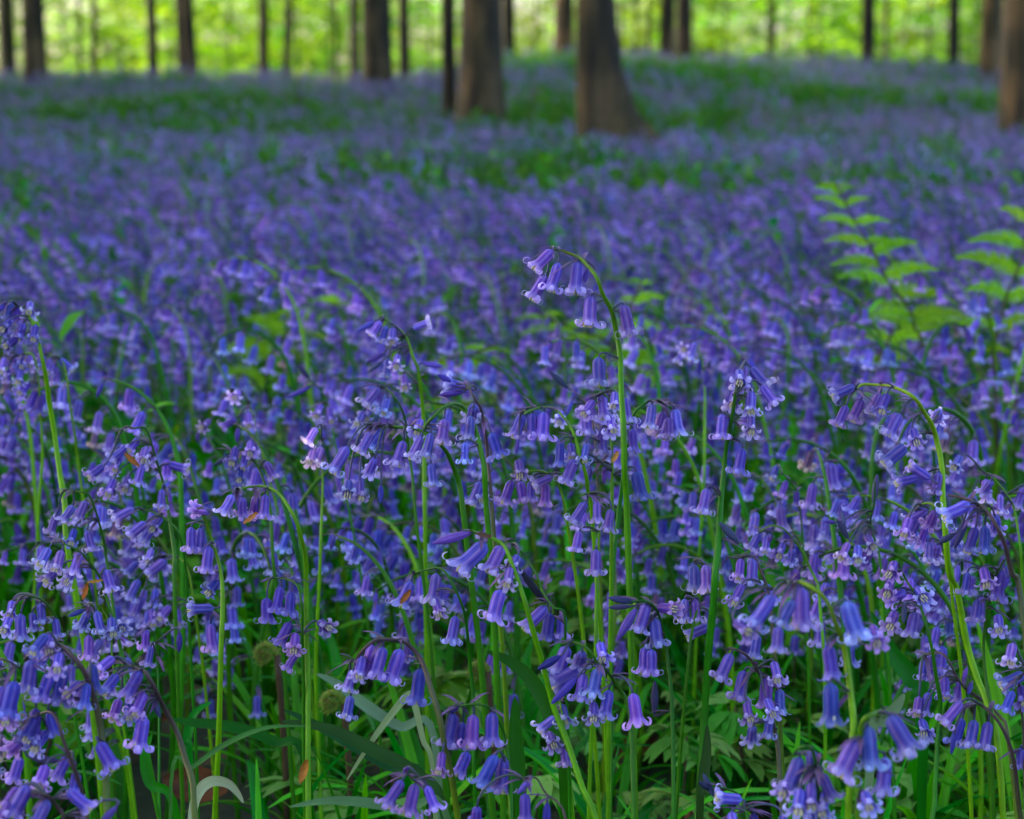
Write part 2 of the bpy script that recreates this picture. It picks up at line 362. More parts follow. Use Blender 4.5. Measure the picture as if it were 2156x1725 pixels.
hero('crowded bluebell whose top bell faces out beside the tallest stem', 1.22, 'g', 1.4,
     S('B', 1700,1010, 1735,1060, 1752,1200, 1760,1400, 1762,1725),
     Bs('B', (1700,1020,1705,1190,'w','l'), (1602,1110,1602,1285,'o'), (1645,1060,1575,1160,'c'), (1700,1240,1700,1410,'o'), (1752,1170,1770,1260,'o','l'), (1890,1235,1882,1390,'o','d'), (1530,1425,1468,1590,'c'), (1712,1470,1712,1575,'b','v'), (1912,1500,1932,1690,'o','d'), (1780,1010,1760,1110,'h'), (1600,1330,1590,1450,'o'), (1625,1470,1615,1560,'b')))
hero('thin bluebell with a single dull bud pointing up and left', 1.4, 'p', 1.0,
     S('B', 1475,970, 1530,1010, 1590,1060, 1640,1200, 1665,1400, 1672,1600),
     Bs('B', (1490,985,1372,880,'k'), (1515,1060,1475,1160,'b'), (1450,1130,1430,1210,'w','l')))
hero('bluebell just right of the tallest stem, dark arch with four wide bells', 1.26, 'd', 1.5,
     S('O', 1414,860, 1395,848, 1370,843, 1348,858, 1333,878, 1324,930, 1312,1010, 1300,1100, 1288,1250, 1285,1500, 1284,1725),
     Bs('B', (2010,1085,1990,1245,'w','l'), (2072,1130,2035,1290,'o','l'), (2115,1165,2112,1300,'o')) + Bs('O', (1422,862,1424,922,'w','l'), (1408,880,1400,930,'o')))
hero('small bluebell of pale bells on a dark curved stem, left of the level arch', 1.34, 'd', 1.2,
     S('B', 335,975, 365,990, 400,1025, 450,1095, 480,1190, 500,1350, 520,1500, 540,1725),
     Bs('B', (315,978,235,1110,'o','l'), (370,1050,348,1155,'o','b'), (262,1100,240,1190,'o'), (225,1130,180,1215,'w','l')))
hero('low bluebell of pinkish lilac bells crowded above the bare green stems', 1.25, 'g', 1.3,
     S('B', 1170,1530, 1250,1500, 1330,1500, 1400,1540, 1440,1620, 1470,1725),
     Bs('B', (1140,1555,1085,1710,'w','v'), (1195,1560,1200,1705,'o','v'), (1392,1532,1265,1595,'o','l'), (1350,1575,1345,1725,'w','v'), (1182,1430,1190,1540,'h'), (1260,1560,1250,1690,'o','v')))
hero('bluebell tipped with a pale drooping tuft on the straight dark green stem', 1.12, 'd', 2.15,
     S('C', 345,610, 330,700, 305,850, 280,1000, 262,1180, 247,1400, 232,1600, 220,1725) + S('F', 203,400, 178,700, 150,1100, 120,1600, 112,1725),
     Bs('C', (402,440,375,610,'w','l'), (440,450,545,585,'w','l'), (440,600,435,745,'w','l'), (505,560,600,690,'w'), (345,600,312,700,'o','l'), (440,755,432,870,'w','l'), (262,738,258,905,'c','v'), (388,952,350,1120,'o','d'), (168,1200,135,1365,'o','b'), (360,1530,245,1412,'k'), (370,470,355,560,'o')))
hero('small blurred bluebell on a thin upright stem, left of the drooping tuft', 1.62, 'g', 1.2,
     S('C', 75,292, 110,330, 140,420, 152,560, 155,800, 150,1100),
     Bs('C', (65,300,10,350,'w','l'), (95,292,50,410,'w','l'), (162,460,155,565,'b','v'), (30,330,-20,430,'w','l')))
hero('yellow-green bluebell stem arching far left, bells hanging on long stalks', 1.14, 'y', 1.7,
     S('C', 1085,588, 1130,556, 1220,558, 1310,570, 1400,603, 1460,650, 1510,720, 1555,800, 1590,900, 1612,1000, 1625,1150, 1632,1300, 1645,1500, 1670,1725) + S('F', 1710,300, 1770,600, 1840,850, 1900,1000, 1960,1200, 2000,1725),
     Bs('C', (1080,565,935,640,'o'), (1030,685,980,825,'o','v'), (1125,645,1065,795,'o','v'), (1240,610,1185,750,'w','l'), (1285,612,1235,740,'h','d'), (1365,738,1275,880,'o'), (1402,935,1250,1055,'c'), (1605,720,1612,775,'w','l'), (1440,830,1450,930,'w','v'), (1600,1100,1590,1245,'w'), (1550,1140,1410,1050,'h','v'), (1480,1130,1325,1175,'w','v')))
hero('purple arch with dark blue bells and shut buds, at the far right of the crowd', 1.1, 'p', 1.8,
     S('C', 1660,1242, 1750,1258, 1850,1300, 1930,1380, 1980,1470, 2020,1580, 2060,1725) + S('F', 2090,250, 2131,500, 2160,900, 2190,1725),
     Bs('C', (1795,1290,1625,1400,'o','b'), (1775,1400,1700,1570,'k','d'), (1832,1440,1775,1610,'h','d'), (1890,1430,1878,1610,'o','d'), (1705,1478,1590,1545,'k'), (1740,1440,1680,1560,'b','d'), (1950,1370,1990,1480,'o','v')))
hero('tangle of pinkish bells bending left below the yellow-green arch', 1.18, 'g', 1.2,
     S('C', 1440,1330, 1530,1290, 1600,1330, 1640,1430, 1660,1600, 1670,1725),
     Bs('C', (1532,1330,1395,1425,'h'), (1580,1340,1570,1435,'o','v'), (1470,1400,1400,1510,'w','v'), (1525,1430,1505,1545,'w','v'), (1545,1530,1530,1660,'o','l'), (1420,1380,1370,1500,'w','v'), (1600,1540,1600,1650,'o','l'), (1640,1440,1700,1500,'w')))
hero('thin arched bluebell right of the dark green stem with small violet bells', 1.32, 'g', 1.15,
     S('C', 500,1470, 560,1430, 640,1450, 700,1510, 760,1600, 810,1700) + S('F', 850,270, 870,430, 890,700),
     Bs('C', (490,1480,425,1585,'o'), (570,1500,530,1565,'b','v'), (640,1540,598,1625,'o','v'), (540,1490,520,1600,'o'), (700,1570,690,1680,'o')))
hero('short bluebell with one dark blue bell and a rising dark bract', 1.45, 'd', 1.1,
     S('C', 640,1110, 700,1180, 740,1300, 755,1440, 770,1725), Bs('C', (722,1210,722,1315,'h','d'), (600,1060,560,1150,'o'), (660,1150,620,1260,'o','v')))
hero('faded bluebell with upright dark seed buds between two arches', 1.3, 'd', 1.2,
     S('C', 1210,1160, 1200,1300, 1180,1420, 1220,1560, 1250,1725),
     Bs('C', (1200,1290,1222,1115,'k'), (1042,1510,975,1395,'k'), (1022,1430,1008,1345,'k'), (1045,1535,980,1640,'o','l'), (1100,1550,1092,1660,'w','l'), (1150,1490,1195,1570,'w','l'), (960,1410,880,1400,'b','v')))
hero('upright bluebell with two lilac bells, at the right margin above the purple arch', 1.3, 'g', 1.1,
     S('C', 1900,1110, 1940,1140, 2000,1200, 2060,1300, 2090,1420, 2110,1600, 2120,1725),
     Bs('C', (1895,1140,1890,1300,'w','l'), (1985,1235,1982,1365,'w','l'), (2135,1190,2075,1335,'h'), (1740,1000,1670,1080,'h'), (1930,1150,1900,1240,'o')))
hero('large out-of-focus bluebell of light blue bells in front of the others', .93, 'y', 1.6,
     S('F', 580,300, 620,275, 680,260, 760,262, 850,312, 920,400, 970,520, 1010,650, 1040,800, 1060,1000, 1072,1200),
     Bs('F', (572,335,460,560,'o','b'), (700,370,620,540,'o','b'), (752,290,745,565,'o'), (1030,375,1090,640,'o','b'), (915,650,960,870,'h','d'), (930,880,945,1160,'h','d'), (1190,530,1200,640,'o','v'), (610,530,600,700,'w'), (340,500,420,560,'w','v')))
hero('out-of-focus bluebell with four heavy bells just below the large blurred one', .92, 'g', 2.0,
     S('F', 1290,1075, 1250,1062, 1200,1075, 1150,1100, 1120,1160, 1105,1300, 1100,1500, 1105,1725),
     Bs('F', (1300,1085,1430,1330,'o'), (1165,1150,1175,1430,'o','b'), (1100,1235,970,1470,'o'), (1270,1340,1275,1590,'o'), (1140,1560,1150,1640,'o')))
hero('blurred bunch of fat violet bells at the very bottom, right of the middle', .94, 'd', 1.4,
     S('F', 700,1330, 740,1285, 790,1275, 830,1320, 850,1500, 860,1725),
     Bs('F', (742,1340,675,1570,'o'), (815,1295,830,1510,'o'), (880,1440,935,1620,'w'), (745,1540,715,1680,'w'), (810,1500,800,1660,'w'), (790,1640,795,1780,'o','d'), (690,1480,610,1560,'w'), (900,1560,860,1690,'w')))
hero('bluebell with three smooth violet bells beside the straight dark green stem', 1.1, 'p', 1.5,
     S('F', 300,665, 370,685, 440,740, 500,840, 550,950, 570,1080, 600,1250, 620,1450, 630,1725),
     Bs('F', (318,700,235,875,'c'), (400,805,345,1000,'c','v'), (540,850,520,1045,'o','v'), (580,750,592,870,'o'), (535,980,570,1080,'w'), (560,1080,540,1235,'o'), (450,1150,450,1270,'w','l'), (620,920,608,1080,'h','b'), (410,1000,430,1110,'w')))
hero('pair of striped bells over a darker one, right of the dark green stem', 1.12, 'p', 1.2,
     S('F', 290,100, 350,108, 430,90, 465,110, 490,160, 530,260, 560,400, 580,600),
     Bs('F', (378,112,352,245,'o','v'), (452,112,440,285,'w','b'), (385,270,325,400,'o','v'), (530,270,600,400,'o'), (480,580,455,740,'h')))
hero('pair of pale blue striped bells hanging left of the dark green stem', 1.14, 'd', 1.1,
     S('F', 85,125, 120,112, 150,120, 165,200, 110,420, 60,640, 40,900),
     Bs('F', (88,148,75,325,'w','l'), (155,150,185,330,'w','l'), (95,362,90,510,'o'), (30,360,30,520,'w','l'), (180,530,30,600,'h')))
hero('bluebell with a dark withered bud at its bend and bells either side', 1.1, 'd', 1.35,
     S('F', 1370,190, 1400,240, 1430,290, 1480,380, 1520,500, 1560,680, 1590,850, 1610,1000, 1600,1200, 1580,1500, 1562,1725),
     Bs('F', (1330,135,1265,215,'w','v'), (1310,240,1258,340,'o','v'), (1400,320,1300,372,'o','v'), (1335,440,1278,540,'c'), (1455,440,1430,605,'o'), (1445,322,1355,285,'k'), (1470,300,1490,355,'w'), (1390,400,1370,500,'k')))
hero('bluebell low at the right margin, row of four even violet bells', 1.1, 'p', 1.6,
     S('F', 1780,1020, 1830,1005, 1880,1030, 1980,1130, 2040,1260, 2080,1450, 2112,1725),
     Bs('F', (1745,1000,1622,1150,'c'), (1750,1100,1690,1280,'o','d'), (1822,1110,1805,1290,'o'), (1912,1122,1880,1305,'c'), (1700,1200,1680,1330,'b','d')))
hero('bluebell with short plump bells and a shut bud above the row of four', 1.18, 'p', 1.2,
     S('F', 1520,712, 1600,692, 1660,740, 1720,850, 1780,930, 1900,1010, 1980,1090, 2030,1200),
     Bs('F', (1510,740,1488,870,'o','v'), (1570,710,1552,870,'o','v'), (1640,845,1640,980,'o','d'), (1775,790,1735,860,'b','v'), (1805,885,1765,945,'b','v'), (1480,965,1455,1085,'o'), (1540,940,1510,1090,'o'), (1500,1110,1490,1200,'w','v')))
hero('bluebell with a very dark blue bell on a hooked stalk near the right margin', 1.12, 'd', 1.2,
     S('F', 2030,125, 2010,118, 1990,150, 1930,300, 1880,600, 1900,900, 1930,1100),
     Bs('F', (1992,180,1950,385,'o','d'), (1782,195,1768,340,'o','v'), (1722,155,1700,250,'b'), (1880,165,1880,290,'w','v'), (1842,365,1842,510,'o','v'), (1970,460,1950,560,'o')))
hero('bluebell half out of frame at the right, bells pointing left', 1.1, 'p', 1.2,
     S('F', 2160,800, 2110,840, 2100,900, 2120,1100, 2130,1300, 2140,1725),
     Bs('F', (2135,825,1975,910,'c'), (2062,930,2010,1070,'o','d'), (2110,1285,2110,1420,'o','v'), (2060,635,2030,770,'o','l'), (2110,900,2110,1010,'o','d')))
hero('bluebell lying low at the bottom with dark buds and a bell pointing left', 1.05, 'd', 1.1,
     S('F', 230,1520, 290,1540, 350,1560, 380,1610, 395,1660, 420,1760),
     Bs('F', (385,1605,210,1590,'w'), (205,1580,145,1445,'k'), (180,1540,110,1480,'k'), (320,1680,320,1820,'o'), (460,1690,430,1800,'o','v'), (635,1700,640,1810,'o','v')))
hero('big arched bluebell at the left margin, purple stem over violet bells', 1.0, 'p', 1.9,
     S('D', 150,740, 200,680, 260,645, 350,638, 430,695, 500,780, 560,900, 600,1050, 630,1200, 652,1400, 668,1725),
     Bs('D', (192,740,172,955,'o'), (312,815,262,1010,'o','v'), (395,798,345,1030,'w','v'), (565,765,590,960,'o','d'), (500,880,425,950,'h','v'), (610,1250,720,1430,'w','d'), (222,1040,205,1240,'o','d'), (300,1060,345,1220,'o','d'), (290,580,215,700,'o','d'), (370,700,380,800,'h','v'), (540,880,520,1050,'w','d'), (300,580,330,700,'o')))
hero('bluebell bent over a brown-purple stem right of the big arched one', 1.04, 'p', 1.75,
     S('D', 700,742, 780,765, 860,800, 900,815, 940,880, 990,980, 1040,1080, 1100,1200, 1150,1350, 1190,1500, 1212,1725),
     Bs('D', (705,725,605,800,'o','v'), (870,805,775,985,'w','v'), (895,940,850,1085,'o','v'), (940,950,990,1095,'k'), (892,1090,845,1310,'o','v'), (742,980,700,1110,'o','v'), (730,830,650,950,'h','v'), (800,980,820,1100,'o')))
hero('dark low bunch of bells at the left margin below the big arch', 1.0, 'p', 1.4,
     S('D', 200,1100, 300,1060, 350,1110, 400,1250, 470,1450, 520,1600, 542,1760),
     Bs('D', (130,1235,30,1325,'w','v'), (125,1340,70,1500,'o','v'), (285,1390,260,1525,'o','v'), (425,1325,340,1490,'o','v'), (475,1440,470,1580,'h','v'), (200,1350,370,1365,'k'), (220,1100,180,1240,'w','d'), (290,1180,230,1290,'w')))
hero('bluebell cut by the left margin, level purple bells', 1.0, 'p', 1.2,
     S('D', 125,790, 60,752, -10,735, -60,800, -80,1100, -80,1725),
     Bs('D', (0,740,-70,820,'o'), (90,870,40,1110,'o','d'), (30,900,-30,1090,'o','d'), (20,1000,60,1130,'w','v')))
hero('near bunch of bells cut by the bottom edge in the left corner', .93, 'p', 1.6,
     S('D', 190,1560, 250,1570, 310,1590, 360,1660, 400,1760),
     Bs('D', (175,1515,70,1720,'o','v'), (295,1605,215,1800,'o','b'), (425,1545,560,1690,'w','v'), (720,1650,635,1740,'b'), (120,1530,20,1650,'o','v'), (60,1620,10,1760,'o')))
hero('slim tall bluebell left of centre, side bells on a straight yellow-green stem', 1.18, 'g', 1.7,
     S('A', 1225,1425, 1265,1480, 1300,1580, 1335,1700) + S('D', 1370,200, 1378,320, 1372,600, 1362,1000, 1345,1400, 1332,1725),
     Bs('A', (1295,1445,1180,1440,'o','v'), (1185,1540,1175,1705,'o','v'), (1240,1545,1235,1715,'o')) + Bs('D', (1295,35,1272,210,'o','v'), (1325,420,1155,425,'w'), (1305,515,1305,700,'o','v'), (1350,250,1290,330,'h','d')))
hero('flat-topped bluebell with purple bracts and three bells over a tall green stem', 1.18, 'g', 1.6,
     S('A', 1470,1308, 1560,1290, 1640,1290, 1720,1330, 1780,1400, 1830,1500, 1870,1620, 1890,1725) + S('D', 1897,300, 1903,700, 1908,1100, 1914,1725),
     Bs('A', (1440,1340,1385,1475,'w','l'), (1502,1355,1480,1480,'w','v'), (1585,1350,1555,1475,'o','v'), (1642,1338,1640,1500,'w','v')))
hero('whitish faded bluebell high on a straight stem in the left half', 1.36, 'g', 1.3,
     S('A', 1975,930, 1995,1000, 1998,1200, 1992,1500) + S('D', 1985,100, 1965,500, 1958,900, 1972,1300, 1992,1725),
     Bs('A', (1962,925,1890,1025,'w','w'), (1990,1040,1955,1150,'w','w'), (1945,1060,1920,1150,'w','w')))
hero('bluebell of five stacked dark violet bells by the tall stems', 1.18, 'd', 1.1,
     S('D', 1700,232, 1780,240, 1840,280, 1870,400, 1872,600, 1880,1000),
     Bs('D', (1738,285,1705,455,'o','d'), (1805,318,1778,475,'o','d'), (1652,355,1648,520,'o','d'), (1798,505,1725,655,'o','d'), (1832,575,1825,690,'o','v'), (1838,695,1762,805,'o','v'), (1975,505,2060,535,'w')))
hero('loosely drooping bluebell on a thin dark stem in the left middle', 1.28, 'd', 1.2,
     S('A', 430,1318, 490,1322, 550,1342, 590,1430, 640,1620, 660,1725) + S('D', 690,350, 730,600),
     Bs('A', (532,1375,480,1510,'w','l'), (452,1405,390,1520,'w','l'), (350,1465,300,1590,'o'), (462,1550,455,1650,'o','d'), (542,1560,560,1700,'o')))
hero('leaning stem with four lilac bells and one apart, above an orange bud scale', 1.2, 'd', 1.2,
     S('D', 400,20, 480,60, 560,140, 620,230, 660,350, 720,550, 750,700, 800,1000),
     Bs('D', (305,45,255,160,'w','l'), (385,60,345,190,'o','l'), (495,75,440,215,'w','l'), (365,165,290,260,'w'), (465,180,430,260,'w','l'), (655,178,690,330,'w')))
hero('greyish blurred bluebell cluster above the big arch at the left', 1.25, 'd', 1.1,
     S('D', 190,345, 260,370, 330,440, 380,560, 400,760),
     Bs('D', (80,375,80,475,'w'), (130,455,115,625,'o','b'), (252,385,260,520,'o','b'), (200,445,210,570,'o','b'), (340,480,365,610,'o'), (60,480,40,560,'h')))
hero('bluebell with two pale blue bells, a bud and a loose curled tip', 1.2, 'g', 1.0,
     S('D', 540,400, 600,400, 650,450, 690,560, 700,760),
     Bs('D', (545,440,490,550,'o','b'), (598,435,620,585,'o','b'), (520,428,425,468,'b','b'), (688,475,720,590,'o','b'), (550,585,552,745,'o','v'), (740,520,785,540,'w','l')))
hero('small bluebell, two bells one above the other over the strap leaves', 1.24, 'd', 1.0,
     S('D', 925,545, 960,600, 975,800, 985,1200, 990,1725),
     Bs('D', (905,550,880,675,'o','v'), (935,655,918,785,'o','v'), (1112,570,1110,690,'b','d')))
hero('blurred bluebell with a loose hanging cluster, left of the slim tall one', 1.42, 'g', 1.2,
     S('D', 1020,105, 1080,90, 1150,150, 1190,300, 1230,600, 1270,900),
     Bs('D', (1025,120,910,225,'o'), (860,240,790,370,'o'), (880,350,830,475,'o','v'), (965,295,950,420,'w'), (1055,405,990,490,'o'), (1100,425,1110,525,'o'), (850,130,780,215,'w'), (940,50,925,140,'w','l'), (940,420,960,530,'w')))
hero('tight violet arch of four bells with one darker bell apart on the right', 1.08, 'p', 1.7,
     S('E', 150,895, 175,850, 210,810, 270,782, 370,785, 430,810, 480,870, 520,960, 550,1060, 590,1200, 620,1350, 650,1500, 688,1725),
     Bs('E', (238,808,190,985,'o','v'), (290,818,258,995,'o','v'), (385,830,325,1015,'o','v'), (485,932,470,1130,'o','d'), (135,940,100,1060,'w','l'), (122,1075,98,1205,'o'), (180,870,170,980,'h')))
hero('low bluebell with three upright-hanging bells in front and a dark one below', 1.08, 'd', 1.3,
     S('E', 700,1130, 780,1120, 850,1138, 890,1200, 930,1280, 950,1400, 960,1550, 970,1725),
     Bs('E', (662,1168,640,1350,'w','v'), (712,1215,680,1360,'o','v'), (768,1175,748,1360,'o','v'), (865,1162,865,1350,'w','v'), (605,1370,582,1480,'w','v'), (735,1370,690,1510,'w','v'), (885,1385,800,1570,'h','d'), (922,1400,915,1600,'w','v'), (690,1130,620,1175,'b','v')))
hero('short plump bunch of three bells at the bottom edge, left of the middle', 1.02, 'p', 1.1,
     S('E', 410,1465, 450,1520, 490,1510, 530,1560, 540,1725),
     Bs('E', (392,1520,305,1670,'w','v'), (462,1540,415,1715,'w','v'), (520,1550,570,1690,'w','v'), (420,1450,395,1510,'b','v')))
hero('olive stem crossing to the right, long closed bud and open bells at its tip', 1.09, 'g', 1.7,
     S('E', 755,205, 790,222, 850,240, 920,280, 960,350, 1000,470, 1050,620, 1100,800, 1150,980, 1200,1160, 1270,1350, 1340,1550, 1408,1725),
     Bs('E', (752,218,555,272,'b'), (832,272,690,440,'w'), (918,285,845,440,'w','l'), (915,518,845,685,'o','v'), (960,400,940,500,'w','l')))
hero('bluebell with a large black withered pod beside the crossing olive stem', 1.13, 'd', 1.0,
     S('E', 970,282, 1040,340, 1090,420, 1140,540, 1190,610, 1245,650, 1250,900, 1260,1200),
     Bs('E', (1140,580,1010,410,'k','K'), (1152,605,1030,740,'h'), (1172,640,1145,790,'o','d'), (1232,645,1232,780,'o','v'), (1000,340,960,410,'w')))
hero('bluebell holding an orange bud scale in its bell, left of the crossing stem', 1.2, 'd', 1.15,
     S('E', 450,435, 520,412, 590,405, 650,470, 700,580, 730,700, 750,900, 765,1100, 770,1400),
     Bs('E', (440,475,390,620,'w','b'), (572,430,550,600,'w','l'), (562,560,590,660,'w'), (675,655,645,810,'o','b')))
hero('dense low bluebell with crossed violet bells in the middle of the stems', 1.1, 'd', 1.4,
     S('E', 1235,805, 1300,795, 1370,830, 1420,900, 1470,950, 1530,1030, 1570,1100, 1600,1300, 1610,1725),
     Bs('E', (1262,815,1200,970,'o'), (1335,925,1170,1035,'o'), (1312,980,1180,1115,'b','d'), (1432,795,1442,890,'w','v'), (1422,930,1390,1090,'w','b'), (1480,1045,1465,1205,'w'), (1350,960,1320,1110,'o'), (1400,1110,1395,1200,'w'), (1222,868,1108,935,'b','d'), (1340,845,1330,930,'o'), (1605,1062,1640,1245,'w','v')))
hero('two small bluebell flowers hanging over thick green stems under the dense one', 1.14, 'g', 1.3,
     S('E', 1225,1110, 1235,1180, 1250,1300, 1265,1400, 1290,1725),
     Bs('E', (1200,1185,1105,1270,'w','l'), (1160,1270,1195,1335,'w'), (1242,1325,1258,1455,'c'), (1230,1120,1245,1220,'w','l')))
hero('bluebell of shut grey buds and long bells right of the thick green stem', 1.12, 'd', 1.35,
     S('E', 1600,582, 1680,580, 1740,640, 1770,760, 1790,900, 1811,1100, 1820,1725),
     Bs('E', (1612,580,1480,560,'k','b'), (1592,605,1480,612,'k'), (1622,618,1525,780,'b'), (1680,588,1630,750,'o'), (1718,665,1735,825,'o','b'), (1668,820,1660,970,'w','v'), (1702,830,1712,980,'o','v'), (1740,610,1830,612,'h','v'), (1720,1170,1722,1000,'k')))
hero('bluebell with three curled bells between two thin stems, near the centre', 1.2, 'g', 1.2,
     S('E', 1320,25, 1380,10, 1425,30, 1430,150, 1420,400, 1410,800),
     Bs('E', (1360,55,1285,175,'c'), (1418,45,1410,175,'w','l'), (1492,95,1465,220,'w'), (1325,210,1305,325,'c'), (1412,305,1410,450,'c')))
hero('dark shut buds on a wiry stem at the bottom edge near the middle', 1.05, 'p', 1.0,
     S('E', 1030,1512, 1100,1510, 1150,1590, 1220,1650, 1262,1760),
     Bs('E', (1070,1512,1000,1590,'b'), (1040,1590,1030,1750,'h','d'), (785,1660,782,1780,'o','d'), (1155,1640,1150,1780,'b','d')))
hero('blurred tall bluebell at the left margin with dark bells above pale ones', 1.34, 'g', 1.9,
     S('A', 60,140, 120,175, 190,260, 240,400, 262,500, 290,650, 312,800, 342,1000, 372,1200, 400,1400, 410,1600),
     Bs('A', (72,148,30,265,'h','d'), (112,178,92,290,'o','d'), (190,150,200,225,'w','l'), (150,278,118,390,'o','d'), (222,290,218,395,'w','d'), (105,375,45,430,'h','d'), (30,160,-10,215,'b','d'), (60,260,30,330,'w','d')))
hero('blurred bluebell bending right, just right of the tall one at the left margin', 1.5, 'g', 1.2,
     S('A', 300,470, 380,500, 412,600, 430,750, 460,950, 480,1100, 520,1400),
     Bs('A', (370,498,455,580,'o'), (345,550,340,670,'o'), (310,500,300,600,'w'), (270,480,250,570,'o')))
hero('pale pinkish crowded bluebell below the dark bells at the left margin', 1.5, 'g', 1.2,
     S('A', 120,480, 200,470, 235,600, 250,800, 262,1100, 250,1300),
     Bs('A', (30,490,10,590,'w','l'), (85,490,85,600,'w','v'), (185,480,195,560,'w','l'), (55,560,50,660,'w','v'), (130,560,120,660,'w'), (182,645,130,720,'o','d'), (150,480,150,560,'o','d'), (230,690,180,830,'o','d'), (260,720,230,850,'w','d')))
hero('bluebell with an orange bud scale caught in its violet bells, on the left', 1.32, 'd', 1.35,
     S('A', 830,930, 900,930, 950,1060, 990,1200, 1030,1350, 1060,1550, 1080,1725) + S('D', 1080,200, 1090,600),
     Bs('A', (792,1035,690,1135,'o'), (860,990,800,1080,'w','v'), (905,1045,905,1140,'w','l'), (1040,1150,1175,1190,'o','v'), (642,1160,555,1240,'o','v'), (885,1155,835,1285,'w'), (705,1245,680,1350,'o','v'), (800,1225,785,1320,'o'), (1005,1305,985,1430,'o'), (870,1080,940,1150,'w','v'), (745,1100,720,1200,'w','v')))
hero('deep blue bluebell with one shut bud pointing left, in the left half', 1.34, 'd', 1.3,
     S('A', 1400,1090, 1480,1060, 1540,1065, 1590,1160, 1630,1240, 1670,1400, 1690,1725),
     Bs('A', (1462,1045,1440,1160,'o','d'), (1522,1085,1510,1190,'o','d'), (1490,1170,1490,1260,'w','d'), (1645,1135,1710,1245,'w'), (1420,1100,1325,1158,'k'), (1550,1010,1560,1100,'o','v')))
hero('out-of-focus bluebell with lone dull bud sticking up, left of the bending tip', 1.5, 'd', 1.0,
     S('A', 1920,630, 1990,700, 2040,800, 2070,1000), Bs('A', (1915,620,1845,535,'k'), (1925,668,1770,745,'b','v'), (1990,780,1960,870,'w'), (2040,800,2060,900,'o','d')))
hero('blurred bluebell of three pale violet bells in the left half', 1.55, 'g', 1.1,
     S('A', 1450,700, 1520,720, 1560,830, 1600,1000), Bs('A', (1395,745,1370,860,'o'), (1462,865,1370,935,'o','v'), (1540,830,1545,930,'w'), (1480,700,1460,750,'w','l'), (1300,880,1250,930,'w')))
hero('bluebell with slanting twin bells left of the slim tall stem', 1.26, 'd', 1.1,
     S('A', 850,1430, 960,1452, 1060,1520, 1110,1580, 1140,1725) + S('D', 1165,400),
     Bs('A', (905,1510,795,1605,'o'), (965,1520,870,1630,'o'), (830,1425,690,1495,'w','l'), (1000,1480,950,1560,'o','v')))

TONE = {None: (1, 1, 1), 'l': (1.28, 1.28, 1.1), 'b': (.88, 1.1, 1.08), 'd': (.5, .55, .78), 'v': (1.06, .86, .98), 'w': (2.3, 2.1, 1.35), 'K': (.35, .35, .3), 'n': (1.1, .95, .42)}
GRP = 'bluebells in flower'
def polynear(P, q):
    best = None
    for a, b in zip(P, P[1:]):
        t = max(0, min(1, (q - a).dot(b - a) / max(1e-9, (b - a).length_squared))); p = a + (b - a) * t
        if best is None or (p - q).length < best[0]: best = ((p - q).length, p)
    return best[1]
HEADS = []
N_STAMEN = 0
def place_bell(root, p, d, s, form, tone, r_, stamens):
    me = r_.choice(BELLS[form]); bud = form in 'bk'
    mx = bell_matrix(p, d, s, r_.uniform(0, 6.28))
    if not bud: mx = mx @ Matrix.Diagonal((r_.uniform(.86, 1.08), r_.uniform(.86, 1.08), 1, 1))
    if not stamens and r_.random() < .03 and tone in (None, 'v', 'l'): tone = 'n'
    if bud: k = min(s, 1.0) * .82 / s; mx = mx @ Matrix.Diagonal((k, k, 1, 1))
    o = link('bud' if bud else 'bell', me, root, mx)
    t = TONE[tone]; j = r_.uniform(.88, 1.12); j *= 1.12; o.color = (t[0] * j * r_.uniform(.92, 1.1), t[1] * j, t[2] * j, 1)
    if tone == 'K': o['label'] = 'black withered seed pod'
    if stamens and not bud: link('stamens', STAMEN, o)
